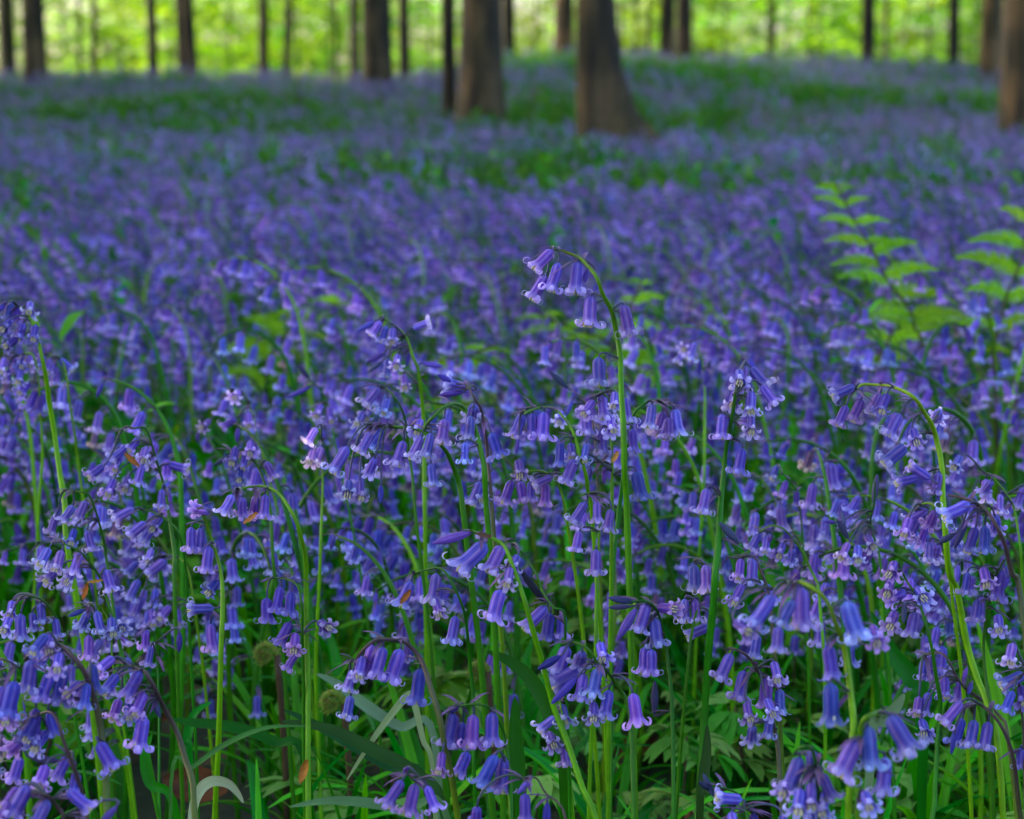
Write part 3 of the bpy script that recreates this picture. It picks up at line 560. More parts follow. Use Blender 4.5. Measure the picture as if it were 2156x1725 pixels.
for hi, (label, d0, sc_, rad, stem, bells) in enumerate(HERO):
    r_ = random.Random(100 + hi)
    root = bpy.data.objects.new('bluebell', None); sc.collection.objects.link(root); root.empty_display_size = .02
    tag(root, label, 'bluebell', GRP)
    n = len(stem); P = [at(u, v, d0 + .012 * math.sin(i * .9 + hi)) for i, (u, v) in enumerate(stem)]
    end = P[-1]; slope = (P[-1] - P[-2]); slope = slope / max(.02, -slope.z) if slope.z < -.001 else Vector((0, 0, -1))
    gz = ground(end.x, end.y); h = end.z - gz
    if h > .01:
        k = max(-.25, min(.25, slope.x)); steps = max(2, int(h / .04))
        P += [Vector((end.x + k * h * (1 - (1 - i / steps) ** 2) * .6, end.y + .1 * slope.y * h * i / steps, end.z - (h + .015) * i / steps)) for i in range(1, steps + 1)]
    base = P[-1].copy(); root.location = base
    path = smooth_path([p - base for p in P], 5); m = len(path)
    path = [p + Vector((.0002 * math.sin(i * .55 + hi), .0002 * math.cos(i * .4), 0)) for i, p in enumerate(path)]
    L = [0]
    for a, b in zip(path, path[1:]): L.append(L[-1] + (a - b).length)
    lo, up = STEMC[sc_]; mb = MB()
    rr = [rad * .001 * (1 + .03 * math.sin(l * 310 + hi) + .04 * math.sin(l * 97)) * float(np.interp(l, [0, .02, .10, .25], [.38, .5, .9, 1.05])) for l in L]
    if sc_ == 'p': cols = [lerp(up, lo, min(1, max(0, (l - .06) / .1))) for l in L]
    else: cols = [lerp(up, lo, min(1, l / .12)) for l in L]
    mb.tube(path, rr, cols, 10)
    for bx, by, tx, ty, form, tone in bells:
        dd = d0 + r_.uniform(-.011, .011); p = at(bx, by, dd) - base; q = at(tx, ty, dd) - base
        vec = q - p; full = (.0172 if form not in 'bk' else .0138) * r_.uniform(.95, 1.08); lp = vec.length
        form = form or 'o'
        if lp < full * .68:
            full *= .74; tilt = math.sqrt(max(0, full ** 2 - lp ** 2)); vec = vec + CF * (-tilt if r_.random() < .85 else tilt); s = vec.length / .0172
        else: s = min(1.45, lp / .0172)
        if form in 'bk': s = min(1.8, vec.length / .0138)
        dirn = vec.normalized(); P0 = polynear(path, p)
        if (P0 - p).length < .05: pedicel(mb, P0, p, dirn, r_)
        else: pedicel(mb, p + Vector((r_.uniform(-.01, .01), .01, .012)), p, dirn, r_)
        place_bell(root, p, dirn, s, form, tone, r_, True)
    link('stem', mb.mesh('stem', M_STEM), root)
    HEADS.append((label, stem[0][0], stem[0][1] + 30))

# ------------------------------------------------------------------ bluebells grown by rule
def grow(r_, far=0):
    """one plant at the origin nodding towards +X: stem path, bells"""
    H = min(.34, max(.16, r_.gauss(.255, .035))); lean = r_.uniform(-.06, .07); ly = r_.uniform(-.08, .08)
    n = r_.randint(6, 12); top = .045 + .0072 * n; bend = r_.uniform(60, 145); P = []
    steps = 6; pos = Vector((0, 0, -.01)); 
    for i in range(steps + 1):
        t = i / steps; P.append(Vector((lean * H * t * t - .01 * math.sin(3 * t), ly * H * t * t, -.01 + (H - top * .6) * t)))
    d = (P[-1] - P[-2]).normalized(); pos = P[-1].copy(); ang = 0; k = 8
    up = d.copy()
    for i in range(k):
        ang = R(bend) * ((i + 1) / k) ** 1.5; dd = Quaternion(Vector((0, 1, 0)), ang) @ up
        pos = pos + dd * (top / k); P.append(pos.copy())
    path = smooth_path(P, 3 if not far else 1); m = len(path); bells = []
    L = [0]
    for a, b in zip(path, path[1:]): L.append(L[-1] + (b - a).length)
    tot = L[-1]
    for j in range(n):
        l = tot - top * 1.15 * (j / (n - 1)) ** .9; i = min(range(m), key=lambda q: abs(L[q] - l)); p0 = path[i]
        az = r_.uniform(-1.1, 1.1) if r_.random() < .8 else r_.uniform(-2.6, 2.6); low = j / (n - 1)
        out = Vector((math.cos(az), math.sin(az), 0)); pl = .004 + .011 * low + r_.uniform(0, .004)
        p = p0 + out * pl * .9 + Vector((0, 0, r_.uniform(-.5, .1) * pl))
        d = (out * r_.uniform(.05, .55) * (1.25 - .7 * low) + Vector((0, 0, -1))).normalized()
        form = 'b' if j == 0 and r_.random() < .6 else r_.choice('oooowcchh')
        bells.append((p0, p, d, r_.uniform(.80, 1.05) * (1 if j else .85), form))
    return path, bells, H
def grown_stem(path, bells, r_, c=None, sides=8):
    mb = MB(); lo, up = STEMC[c or r_.choice('gddddp')]; m = len(path)
    mb.tube(path, [.0021 - .0013 * (i / (m - 1)) ** 2 for i in range(m)], [lerp(lo, up, max(0, (i / (m - 1) - .4) / .6)) for i in range(m)], sides)
    for p0, p, d, s, form in bells: pedicel(mb, p0, p, d, r_, sides=5)
    return mb
VAR = []
for i in range(18):
    r_ = random.Random(900 + i); path, bells, H = grow(r_); VAR.append((grown_stem(path, bells, r_).mesh('stem', M_STEM), bells, H))
# bare places in the flowers (seen as green in the photo): ellipses in the view at ground level
GREEN = [(330, 790, 190, 85), (1690, 920, 100, 60), (600, 690, 110, 60), (1250, 700, 120, 60), (520, 262, 230, 28), (220, 300, 120, 18), (60, 392, 70, 30), (150, 250, 60, 14),
         (1640, 185, 130, 22), (1160, 325, 90, 28), (1180, 205, 50, 20), (1490, 235, 80, 30), (1720, 300, 90, 24), (1980, 330, 70, 25), (1860, 195, 90, 16), (1340, 235, 30, 40), (960, 280, 60, 18), (700, 225, 120, 18), (1850, 480, 60, 18)]
def n2(x, y, s):                                   # cheap smooth noise
    return (math.sin(x * s + 1.3 * math.sin(y * s * .7 + 2)) + math.sin(y * s * 1.1 + 1.7 * math.sin(x * s * .6 + .5)) + math.sin((x + y) * s * .63 + 4)) / 3
def bare(x, y):
    u, v, d = proj((x, y, ground(x, y) + (.26 if y < 6 else .2))); b = 0
    if y > 12 and any(((u - a) / ru) ** 2 + ((v + 6 - c) / rv) ** 2 < 1.2 for a, c, ru, rv in [(1755, 213, 115, 13), (1400, 262, 70, 8)]): return 1
    for (a, c, ru, rv) in GREEN:
        q = ((u - a) / ru) ** 2 + ((v - c) / rv) ** 2
        if q < 1.6: b = max(b, min(1, (1.6 - q) / .9) * min(1, max(.15, (.75 if y > 8 else 1.15) + .9 * n2(x * 1.0, y * .55, 3.7 if y > 8 else 14))))
    if y > 6: b = max(b, .9 * max(0, min(1, (n2(x, y * .7, 1.3) - .2) * 5)))
    return b
def scatter(rho, y0, y1, seed, margin=1.2, keep=None, pad=.25):
    r_ = random.Random(seed); out = []; y = y0
    dy = (y1 - y0) / max(1, int((y1 - y0) / .1))
    while y < y1:
        hw = .2401 * (y + dy / 2) * margin + pad; k = rho(y) * 2 * hw * dy; n = int(k) + (r_.random() < k - int(k))
        for _ in range(n):
            a, b = r_.uniform(-hw, hw), r_.uniform(y, y + dy)
            if keep is None or keep(a, b, r_): out.append((a, b))
        y += dy
    y = y0; q_ = random.Random(seed + 1)             # the same growth goes on beyond both sides of the view
    while y < y1:
        hw = .2401 * (y + dy / 2) * margin + pad; k = rho(y) * 2 * 1.3 * dy; n = int(k) + (q_.random() < k - int(k))
        for _ in range(n):
            a, b = (hw + q_.uniform(0, 1.3)) * q_.choice((-1, 1)), q_.uniform(y, y + dy)
            if keep is None or keep(a, b, q_): out.append((a, b))
        y += dy
    return out
def face_rot(r_):                                   # most nod towards the light on the left
    return r_.gauss(math.pi, 1.1)
pts = scatter(lambda y: 60 if y < 1.35 else 265 if y < 2.2 else 200 if y < 6 else 120 if y < 11 else 58, 1.22, 30.5, 5, keep=lambda a, b, r_: r_.random() > bare(a, b) * .93)
pts.sort(key=lambda p: p[1] + abs(p[0]) * .0)
inview = [p for p in pts if abs(p[0]) < .2401 * p[1] + .03]
N_IND = 300 - len(HERO); ind = set(inview[:N_IND]); rest = [p for p in pts if p not in ind]
ORD = 'first second third fourth fifth sixth seventh eighth ninth tenth eleventh twelfth thirteenth fourteenth fifteenth sixteenth seventeenth eighteenth nineteenth twentieth'.split()
NUM = dict(zip(range(4, 13), 'four five six seven eight nine ten eleven twelve'.split()))
LAND = [(1300, 700, 'the tallest arching stem'), (870, 760, 'the blurred bending tip'), (960, 870, 'the round dark arch'), (1560, 800, 'the pale drooping tuft'),
        (1900, 830, 'the yellow-green arch'), (2080, 1080, 'the purple arch'), (40, 680, 'the tall left-margin bluebell'), (600, 1040, 'the flat-topped bluebell'),
        (300, 930, 'the bell holding orange scale'), (880, 1320, 'the tight violet arch'), (410, 1100, 'the slim tall bluebell'), (1760, 1250, 'the large blurred bells'), (1200, 870, 'the low violet arch')]
cand = []
for k, (x, y) in enumerate(sorted(ind, key=lambda p: p[1])):
    r_ = random.Random(3000 + k); v = r_.randrange(len(VAR)); a = face_rot(r_); s = r_.uniform(.85, 1.12); tone = r_.choice([None, None, None, 'l', 'v', 'v', 'b', 'd'])
    u, vv, d = proj((x, y, ground(x, y) + VAR[v][2] * s))
    li = min(range(len(LAND)), key=lambda i: (LAND[i][0] - u) ** 2 + (LAND[i][1] - vv) ** 2)
    side = 'left of' if u < LAND[li][0] else 'right of'
    cand.append([x, y, v, a, s, tone, li, side, (LAND[li][0] - u) ** 2 + (LAND[li][1] - vv) ** 2, r_])
rank = {}
for c in sorted(cand, key=lambda c: c[8]):
    key = (c[6], c[7]); rank[key] = rank.get(key, 0) + 1; c.append(rank[key])
TW = {None: 'blue-violet', 'l': 'pale lilac', 'v': 'purplish', 'b': 'light blue', 'd': 'deep blue'}
for x, y, v, a, s, tone, li, side, _, r_, rk in cand:
    stem_me, bells, H = VAR[v]
    root = bpy.data.objects.new('bluebell', None); sc.collection.objects.link(root); root.empty_display_size = .02
    root.location = (x, y, ground(x, y)); root.rotation_euler = (0, 0, a); root.scale = (s, s, s)
    tag(root, '%s %s-belled bluebell, %s %s %s' % (TW[tone], NUM[len(bells)], ORD[rk - 1] if rk <= 20 else str(rk) + 'th', side, LAND[li][2]), 'bluebell', GRP)
    so = link('stem', stem_me, root); j = r_.uniform(.75, 1.2); so.color = (j, j, j, 1)
    for p0, p, d, bs, form in bells: place_bell(root, p, d, bs, form, tone, r_, False)

# the rest of the field: one object, nobody could count it
def source(name, me):
    return bpy.data.objects.new(name, me)
def instancer(name, points, sources, kindname, label):
    """points: (x, y, z, rot xyz, scale, index) -> one object whose nodes set a plant on every point"""
    col = bpy.data.collections.new(name + '_kinds')
    for i, s in enumerate(sources): s.name = '%s_kind_%03d' % (name, i); col.objects.link(s)
    me = bpy.data.meshes.new(name); me.from_pydata([p[:3] for p in points], [], [])
    ra = me.attributes.new('rot', 'FLOAT_VECTOR', 'POINT'); ra.data.foreach_set('vector', np.array([p[3] for p in points], dtype=np.float32).ravel())
    sa = me.attributes.new('scl', 'FLOAT', 'POINT'); sa.data.foreach_set('value', np.array([p[4] for p in points], dtype=np.float32))
    ia = me.attributes.new('kindno', 'INT', 'POINT'); ia.data.foreach_set('value', np.array([p[5] for p in points], dtype=np.int32))
    ng = bpy.data.node_groups.new(name, 'GeometryNodeTree')
    ng.interface.new_socket('Geometry', in_out='INPUT', socket_type='NodeSocketGeometry'); ng.interface.new_socket('Geometry', in_out='OUTPUT', socket_type='NodeSocketGeometry')
    gi, go = ng.nodes.new('NodeGroupInput'), ng.nodes.new('NodeGroupOutput'); iop = ng.nodes.new('GeometryNodeInstanceOnPoints')
    ci = ng.nodes.new('GeometryNodeCollectionInfo'); ci.inputs['Collection'].default_value = col; ci.inputs['Separate Children'].default_value = True; ci.inputs['Reset Children'].default_value = True
    def attr(nm, t):
        a = ng.nodes.new('GeometryNodeInputNamedAttribute'); a.data_type = t; a.inputs['Name'].default_value = nm
        return next(o for o in a.outputs if o.enabled and o.name == 'Attribute')
    L = ng.links.new
    L(gi.outputs[0], iop.inputs['Points']); L(ci.outputs[0], iop.inputs['Instance']); iop.inputs['Pick Instance'].default_value = True
    L(attr('kindno', 'INT'), iop.inputs['Instance Index']); L(attr('scl', 'FLOAT'), iop.inputs['Scale'])
    er = ng.nodes.new('FunctionNodeEulerToRotation'); L(attr('rot', 'FLOAT_VECTOR'), er.inputs[0]); L(er.outputs[0], iop.inputs['Rotation'])
    L(iop.outputs[0], go.inputs[0])
    o = link(name, me); mod = o.modifiers.new('plants', 'NODES'); mod.node_group = ng
    return tag(o, label, None, None, 'stuff')
def joined_plant(seed, ns, nv, sides):
    r_ = random.Random(seed); path, bells, H = grow(r_, far=ns < 8); mb = grown_stem(path, bells, r_, sides=sides)
    mb.mi = [0] * len(mb.f); nf = len(mb.f); t = TONE[r_.choice([None, None, 'l', 'v', 'v', 'b', 'd'])]
    for p0, p, d, s, form in bells:
        t = tuple(x for x in t); M = bell_matrix(p, d, s * (1.1 if ns > 8 else 1.3), r_.uniform(0, 6)); j = r_.uniform(.85, 1.15); f_ = 1 if ns > 8 else .84; tt = (t[0] * j * f_, t[1] * j * .86 * f_, t[2] * j * .98 * f_)
        if form == 'b': bud_mesh('', mb=mb, M=M, tint=tt, ns=5, sides=6)
        else: bell_mesh('', {'o': 1, 'w': .7, 'c': 1.3, 'h': .45}[form], {'w': 1.9}.get(form, 1), ns=ns, nv=nv, seed=seed, mb=mb, M=M, tint=tt)
    mb.mi = [0] * nf + [1] * (len(mb.f) - nf)
    return source('plant', mb.mesh('plant', [M_STEM, M_PETAL_FAR]))
near_src = [joined_plant(5000 + i, 10, 3, 6) for i in range(14)]
far_src = [joined_plant(6000 + i, 6, 2, 4) for i in range(10)]
P_ = []
r_ = random.Random(77)
for x, y in rest:
    nearby = y < 6; k = r_.randrange(14) if nearby else 14 + r_.randrange(10)
    P_.append((x, y, ground(x, y), (r_.uniform(-.12, .12), r_.uniform(-.12, .12), face_rot(r_)), r_.uniform(.78, 1.04), k))
instancer('bluebell_carpet', P_, near_src + far_src, 'bluebells', 'hazy violet carpet of bluebells running up to the ridge under the trees')

# ------------------------------------------------------------------ strap leaves
def strap(mb, base, az, L, w, rise, droop, r_, col, seg=12):
    """a keeled ribbon leaf rising and arching over"""
    a0 = R(rise); pos = Vector(base); P, C, U = [], [], []; twist = r_.uniform(-.6, .6)
    for i in range(seg + 1):
        t = i / seg; ang = a0 - R(droop) * t ** 1.4; h = Vector((math.cos(az), math.sin(az), 0)); d = h * math.cos(ang) + Vector((0, 0, math.sin(ang)))
        if i: pos = pos + d * L / seg
        side = Vector((-math.sin(az), math.cos(az), 0)); nrm = d.cross(side); s2 = side * math.cos(twist * t) + nrm * math.sin(twist * t); n2_ = d.cross(s2)
        wd = w * .5 * (math.sin(math.pi * min(1, .28 + .72 * t)) ** .55 if t < .999 else .03) + .0003
        P.append([pos - s2 * wd - n2_ * wd * .35, pos, pos + s2 * wd - n2_ * wd * .35]); C.append([lerp(col, tuple(c * 1.5 for c in col), abs(q)) for q in (-.6, 0, .6)]); U.append([(q, t * 2) for q in (-.5, 0, .5)])
    mb.grid(P, C, U)
LG = [(.012, .26, .001), (.03, .34, .001), (.004, .18, .001), (.08, .42, .001)]
def tuft(seed, seg=12):
    r_ = random.Random(seed); mb = MB()
    for i in range(r_.randint(6, 9)):
        strap(mb, (r_.uniform(-.01, .01), r_.uniform(-.01, .01), -.005), r_.uniform(0, 6.28), r_.uniform(.11, .21), r_.uniform(.004, .009), r_.uniform(50, 88), r_.uniform(15, 100), r_, r_.choice(LG), seg)
    return source('tuft', mb.mesh('tuft', M_LEAF))
def herb(seed):
    """a knee-high leafy shoot of oval leaves, as grows in the gaps"""
    r_ = random.Random(seed); mb = MB()
    for s in range(r_.randint(4, 7)):
        x, y = r_.uniform(-.05, .05), r_.uniform(-.05, .05); H = r_.uniform(.09, .23); top = Vector((x + r_.uniform(-.02, .02), y, H))
        mb.tube([(x, y, -.005), top], .0009, (.05, .12, .02), 4)
        for k in range(r_.randint(4, 8)):
            leaf_blade(mb, Vector((x, y, 0)).lerp(top, r_.uniform(.45, 1)), r_.uniform(0, 6.28), r_.uniform(.018, .038), r_.uniform(.008, .014), r_.uniform(-.5, .5), r_.choice([(.01, .17, .001), (.03, .27, .001), (.10, .38, .002)]))
    return source('herb', mb.mesh('herb', M_HERB))
def leaf_blade(mb, p, az, L, w, pitch, col, seg=5, jag=0):
    h = Vector((math.cos(az), math.sin(az), 0)); side = Vector((-math.sin(az), math.cos(az), 0)); P, C, U = [], [], []
    for i in range(seg + 1):
        t = i / seg; c = Vector(p) + h * L * t + Vector((0, 0, L * (pitch * t - .5 * t * t))); wd = w * .5 * math.sin(math.pi * (.04 + .93 * t)) ** .8
        P.append([c - side * wd + Vector((0, 0, wd * .3)), c, c + side * wd + Vector((0, 0, wd * .3))]); C.append([col] * 3); U.append([(q, t) for q in (-.5, 0, .5)])
    mb.grid(P, C, U)
def anemone(seed):
    """low whorl of deeply cut pale green leaves"""
    r_ = random.Random(seed); mb = MB(); H = r_.uniform(.04, .10); mb.tube([(0, 0, -.005), (.004, 0, H)], .0008, (.12, .08, .04), 4)
    for k in range(3):
        az = k * 2.09 + r_.uniform(-.3, .3); p = Vector((.004 + math.cos(az) * .008, math.sin(az) * .008, H)); L = r_.uniform(.022, .036); col = r_.choice([(.13, .38, .03), (.20, .42, .07), (.07, .32, .01)])
        for q in (-.75, -.32, 0, .32, .75):
            leaf_blade(mb, p, az + q, L * (1 - .35 * abs(q)), L * .3, .15 + r_.uniform(-.1, .15), col, 4)
    return source('anemone', mb.mesh('anemone', M_HERB))
tufts = [tuft(100 + i) for i in range(12)]
pts = scatter(lambda y: 170 if y < 2.6 else 60 if y < 4 else 35 if y < 9 else 15, .95, 30, 21, keep=lambda a, b, q: not (1.15 < b < 1.62 and 320 < proj((a, b, .03))[0] < 500))
instancer('strap_leaves', [(x, y, ground(x, y), (0, 0, r_.uniform(0, 6.28)), r_.uniform(.75, 1.15) * (1 if y > 1.3 else .7), r_.randrange(12)) for x, y in pts], tufts, 'leaves', 'mass of arching green strap leaves under the flowers').name = 'bluebell_leaves'
herbs = [herb(200 + i) for i in range(8)]
pts = scatter(lambda y: 100 if y < 6 else 85, 1.6, 31, 31, keep=lambda a, b, q: q.random() < max(.10, bare(a, b)))
instancer('undergrowth', [(x, y, ground(x, y), (0, 0, r_.uniform(0, 6.28)), r_.uniform(.8, 1.4), r_.randrange(8)) for x, y in pts], herbs, 'herbs', 'leafy green undergrowth filling the gaps between flowers')
anem = [anemone(300 + i) for i in range(8)]
pts = scatter(lambda y: 620, 1.2, 3.4, 41, keep=lambda a, b, q: q.random() < min(1, max(.15, .6 + a * 2.0 + .35 * n2(a, b, 9))))
instancer('anemone_leaves', [(x, y, ground(x, y), (r_.uniform(-.3, .3), r_.uniform(-.3, .3), r_.uniform(0, 6.28)), r_.uniform(.7, 1.25), r_.randrange(8)) for x, y in pts], anem, 'leaves', 'low cut leaves of wood anemone covering the ground')
def litter_leaf(seed):
    r_ = random.Random(seed); mb = MB(); leaf_blade(mb, (0, 0, .002), 0, .05, .03, r_.uniform(.1, .5), r_.choice([(.22, .08, .02), (.14, .06, .025), (.30, .13, .03), (.08, .04, .02)]), 6)
    return source('litter', mb.mesh('litter', M_DEAD))
lit = [litter_leaf(400 + i) for i in range(6)]
pts = scatter(lambda y: 160 if y < 3 else 25, 1.1, 26, 51)
LITTER = [(1755, 213, 115, 13), (1400, 262, 70, 8), (1230, 330, 50, 10), (700, 268, 90, 7), (1500, 240, 60, 6)]
def littered(x, y):
    u, v, d = proj((x, y, ground(x, y) + .05)); return any(((u - a) / ru) ** 2 + ((v - 6 - c) / rv) ** 2 < 1 for a, c, ru, rv in LITTER)
pts += scatter(lambda y: 420, 13, 27, 52, keep=lambda a, b, q: littered(a, b))
instancer('leaf_litter', [(x, y, ground(x, y) + .004, (r_.uniform(-.4, .4), r_.uniform(-.4, .4), r_.uniform(0, 6.28)), r_.uniform(.6, 1.1) * (1 if y < 9 else 1.6), r_.randrange(6)) for x, y in pts], lit, 'litter', 'brown fallen beech leaves on the woodland floor')

# leaves one can tell apart
def ribbon_leaf(label, pts_, w, col, name='bluebell_leaf', nrm=None, cat='leaf', grp=None):
    w *= .66
    """pts_: (u, v, d) from root to tip"""
    P = [at(*p) for p in pts_]
    if P[0].z > ground(P[0].x, P[0].y) + .02:
        P.insert(0, Vector((P[0].x + (P[0].x - P[1].x) * .3, P[0].y + .01, ground(P[0].x, P[0].y) - .003)))
    base = P[0].copy(); path = smooth_path([p - base for p in P], 6); m = len(path); mb = MB(); rows, C, U = [], [], []
    nr = Vector(nrm) if nrm else Vector((0, -.8, .6))
    for i, p in enumerate(path):
        T = (path[min(i + 1, m - 1)] - path[max(i - 1, 0)]).normalized(); side = T.cross(nr).normalized(); n_ = side.cross(T); t = i / (m - 1)
        wd = w * .5 * (.35 + .65 * min(1, t * 1.8)) * (1 - max(0, (t - .55) / .45) ** 1.7) ** .75 + .0002 if t < 1 else .0002
        rows.append([p - side * wd + n_ * wd * .35, p - side * wd * .5 + n_ * wd * .1, p, p + side * wd * .5 + n_ * wd * .1, p + side * wd + n_ * wd * .35]); C.append([col] * 5); U.append([(q, t * 3) for q in (-.5, -.25, 0, .25, .5)])
    mb.grid(rows, C, U); o = link(name, mb.mesh(name, M_LEAF)); o.location = base
    return tag(o, label, cat, grp)
PL, DG, MG = (.36, .52, .22), (.003, .14, .001), (.015, .25, .001)
LGRP = 'single bluebell leaves'
def EL(*a, d=1.25, c='E'): return [(*uv(c, a[i], a[i + 1]), d) for i in range(0, len(a), 2)]
ribbon_leaf('pale grey-green strap leaf slanting down and left of the violet arch', EL(560,1560, 500,1300, 455,1110, 425,1072, 330,1180, 215,1340, 100,1520, d=1.21), .0062, PL, grp=LGRP, nrm=(0, -1, .3))
ribbon_leaf('pale strap leaf arching left behind the tight violet arch of bells', EL(560,1300, 380,1240, 200,1130, 60,1020, -60,960, d=1.32), .011, (.22, .38, .2), grp=LGRP)
ribbon_leaf('whitish curled leaf tip over the large brown dead leaf', EL(1185,2350, 1185,1950, 1195,1680, 1240,1545, 1315,1488, 1410,1502, 1470,1560, 1508,1625, c='D', d=1.15), .0085, (.42, .5, .28), grp=LGRP, nrm=(0, -1, .1))
ribbon_leaf('broad dark green leaf standing upright against the thick dark stem', EL(120,1725, 140,1500, 165,1300, 168,1140, c='F', d=1.12), .0085, (.02, .10, .012), grp=LGRP, nrm=(0, -1, .1))
ribbon_leaf('broad dark pointed leaf upright between the stems at bottom middle', EL(1010,1725, 1000,1500, 985,1250, 985,1080, d=1.2), .013, DG, grp=LGRP, nrm=(.2, -1, .1))
ribbon_leaf('wide dark leaf sweeping right low across the bottom left', EL(1900,1420, 1700,1250, 1450,1160, 1200,1130, 1070,1105, c='D', d=1.22), .010, DG, grp=LGRP)
ribbon_leaf('thin light leaf blade rising to the right in a long arc', EL(1060,1500, 1200,1400, 1400,1260, 1650,1160, 1900,1150, c='D', d=1.16), .0042, (.08, .24, .04), grp=LGRP)
ribbon_leaf('dark leaf bending right from between the central stems', EL(1240,1500, 1170,1200, 1080,1010, 960,900, 835,840, d=1.22), .013, DG, grp=LGRP)
ribbon_leaf('dark green broad leaf leaning behind the right-hand blurred bells', EL(1500,1100, 1420,850, 1310,700, 1180,440, c='F', d=1.32), .018, DG, grp=LGRP, nrm=(.3, -1, .2))
ribbon_leaf('broad glossy leaf sweeping down to the right at the lower left', EL(620,1725, 450,1480, 250,1370, 0,1250, -250,1210, d=1.2), .012, (.018, .11, .014), grp=LGRP)
ribbon_leaf('grey-green leaf lying almost flat along the bottom edge', EL(640,1760, 400,1680, 200,1640, 0,1630, -200,1660, d=1.1), .008, (.09, .2, .07), grp=LGRP)
ribbon_leaf('second glossy dark leaf crossing the first at lower left', EL(520,1560, 320,1450, 120,1330, -60,1230, -230,1150, d=1.28), .010, (.015, .12, .014), grp=LGRP)
ribbon_leaf('pale green pointed leaf on the right with a sunlit edge', EL(1180,1300, 1260,1120, 1330,1040, 1390,945, c='F', d=1.1), .011, (.2, .36, .16), grp=LGRP, nrm=(.2, -1, .3))
ribbon_leaf('upright leaf blade behind the brown dead leaf', EL(1100,1730, 930,1500, 900,1300, 940,1200, c='D', d=1.18), .009, MG, grp=LGRP, nrm=(.1, -1, .1))
ribbon_leaf('narrow green blade arching up beside the left slim stem', EL(1180,1400, 1160,1250, 1200,1080, 1310,1000, c='D', d=1.25), .008, MG, grp=LGRP)

def blade_thing(name, label, u, v, d, L, w, ang, col, mat_, cat, grp=None, curl=.4, on_ground=False):
    """a small leaf or bud scale lying at (u, v, d), its long axis turned by ang in the view"""
    mb = MB(); P, C, U = [], [], []; seg = 10
    for i in range(seg + 1):
        t = i / seg; wd = w * .5 * math.sin(math.pi * (.05 + .9 * t)) ** .7; z = curl * L * (t - .5) ** 2
        P.append([Vector((L * (t - .5), q * wd, z + curl * 1.2 * wd * q * q + .0006 * math.sin(i * 2 + q * 3))) for q in (-1, -.5, 0, .5, 1)]); C.append([lerp(col, tuple(x * .6 for x in col), abs(q) * .5 + .3 * t) for q in (-1, -.5, 0, .5, 1)]); U.append([(q * .5, t * 2) for q in (-1, -.5, 0, .5, 1)])
    mb.grid(P, C, U); o = link(name, mb.mesh(name, mat_))
    if on_ground: d = .53 * F / (v - 150) * .99
    p = at(u, v, d)
    if on_ground: p.z = ground(p.x, p.y) + .012
    X = CR * math.cos(ang) - CU * math.sin(ang); Z = (-CF * (.9 if not on_ground else .55) + CU * .5); Y = Z.cross(X).normalized(); Z = X.cross(Y)
    o.matrix_world = Matrix.Translation(p) @ Matrix((X, Y, Z)).transposed().to_4x4()
    return tag(o, label, cat, grp)
OR = (.55, .17, .02)
sg = 'orange bud scales caught in the flowers'
def scale_(label, c, x0, y0, x1, y1, d, w=.003, col=OR):
    a, b = uv(c, x0, y0); e, f = uv(c, x1, y1); L = math.hypot(e - a, f - b) / F * d
    blade_thing('bud_scale', label, (a + e) / 2, (b + f) / 2, d - .016, L, w, math.atan2(f - b, e - a), col, M_DEAD, 'bud scale', sg)
scale_('orange bud scale lying on violet bells in the left third', 'A', 770, 1085, 862, 1168, 1.30, .0035)
scale_('orange bud scale hanging under the flat-topped bluebell', 'A', 1510, 1520, 1598, 1452, 1.18, .003, (.6, .26, .05))
scale_('folded orange scale on the leaning stem at the left', 'D', 515, 365, 545, 265, 1.19, .003)
scale_('orange scale bridging from the leaning stem to the folded one', 'D', 540, 262, 640, 248, 1.19, .002, (.65, .3, .03))
scale_('curled orange scale stuck to a tall green stem near the ground', 'D', 1862, 1500, 1905, 1355, 1.17, .0045)
scale_('orange bud scale inside the open bell left of the crossing stem', 'E', 385, 590, 440, 520, 1.19, .0035, (.5, .14, .02))
scale_('small pale orange scale beside the tallest stem', 'B', 1765, 1445, 1800, 1375, 1.17, .0028, (.7, .36, .08))
scale_('brown scale on the tip of the crossing olive stem', 'E', 780, 222, 862, 243, 1.09, .0028, (.2, .11, .05))
blade_thing('dead_leaf', 'large rusty brown dead leaf on the ground at lower left', 412, 1660, 1.44, .044, .026, .1, (.17, .045, .012), M_DEAD, 'dead leaf', 'brown dead leaves', .5)
blade_thing('dead_leaf', 'small orange-brown dead leaf behind the bent purple stem', 336, 1462, 1.6, .016, .012, .3, (.36, .11, .03), M_DEAD, 'dead leaf', 'brown dead leaves', .5, on_ground=True)
blade_thing('dead_leaf', 'curled pale buff leaf between the stems below the centre', 1003, 1458, 1.45, .014, .010, .2, (.6, .55, .35), M_DEAD, 'dead leaf', 'brown dead leaves', .6, on_ground=True)

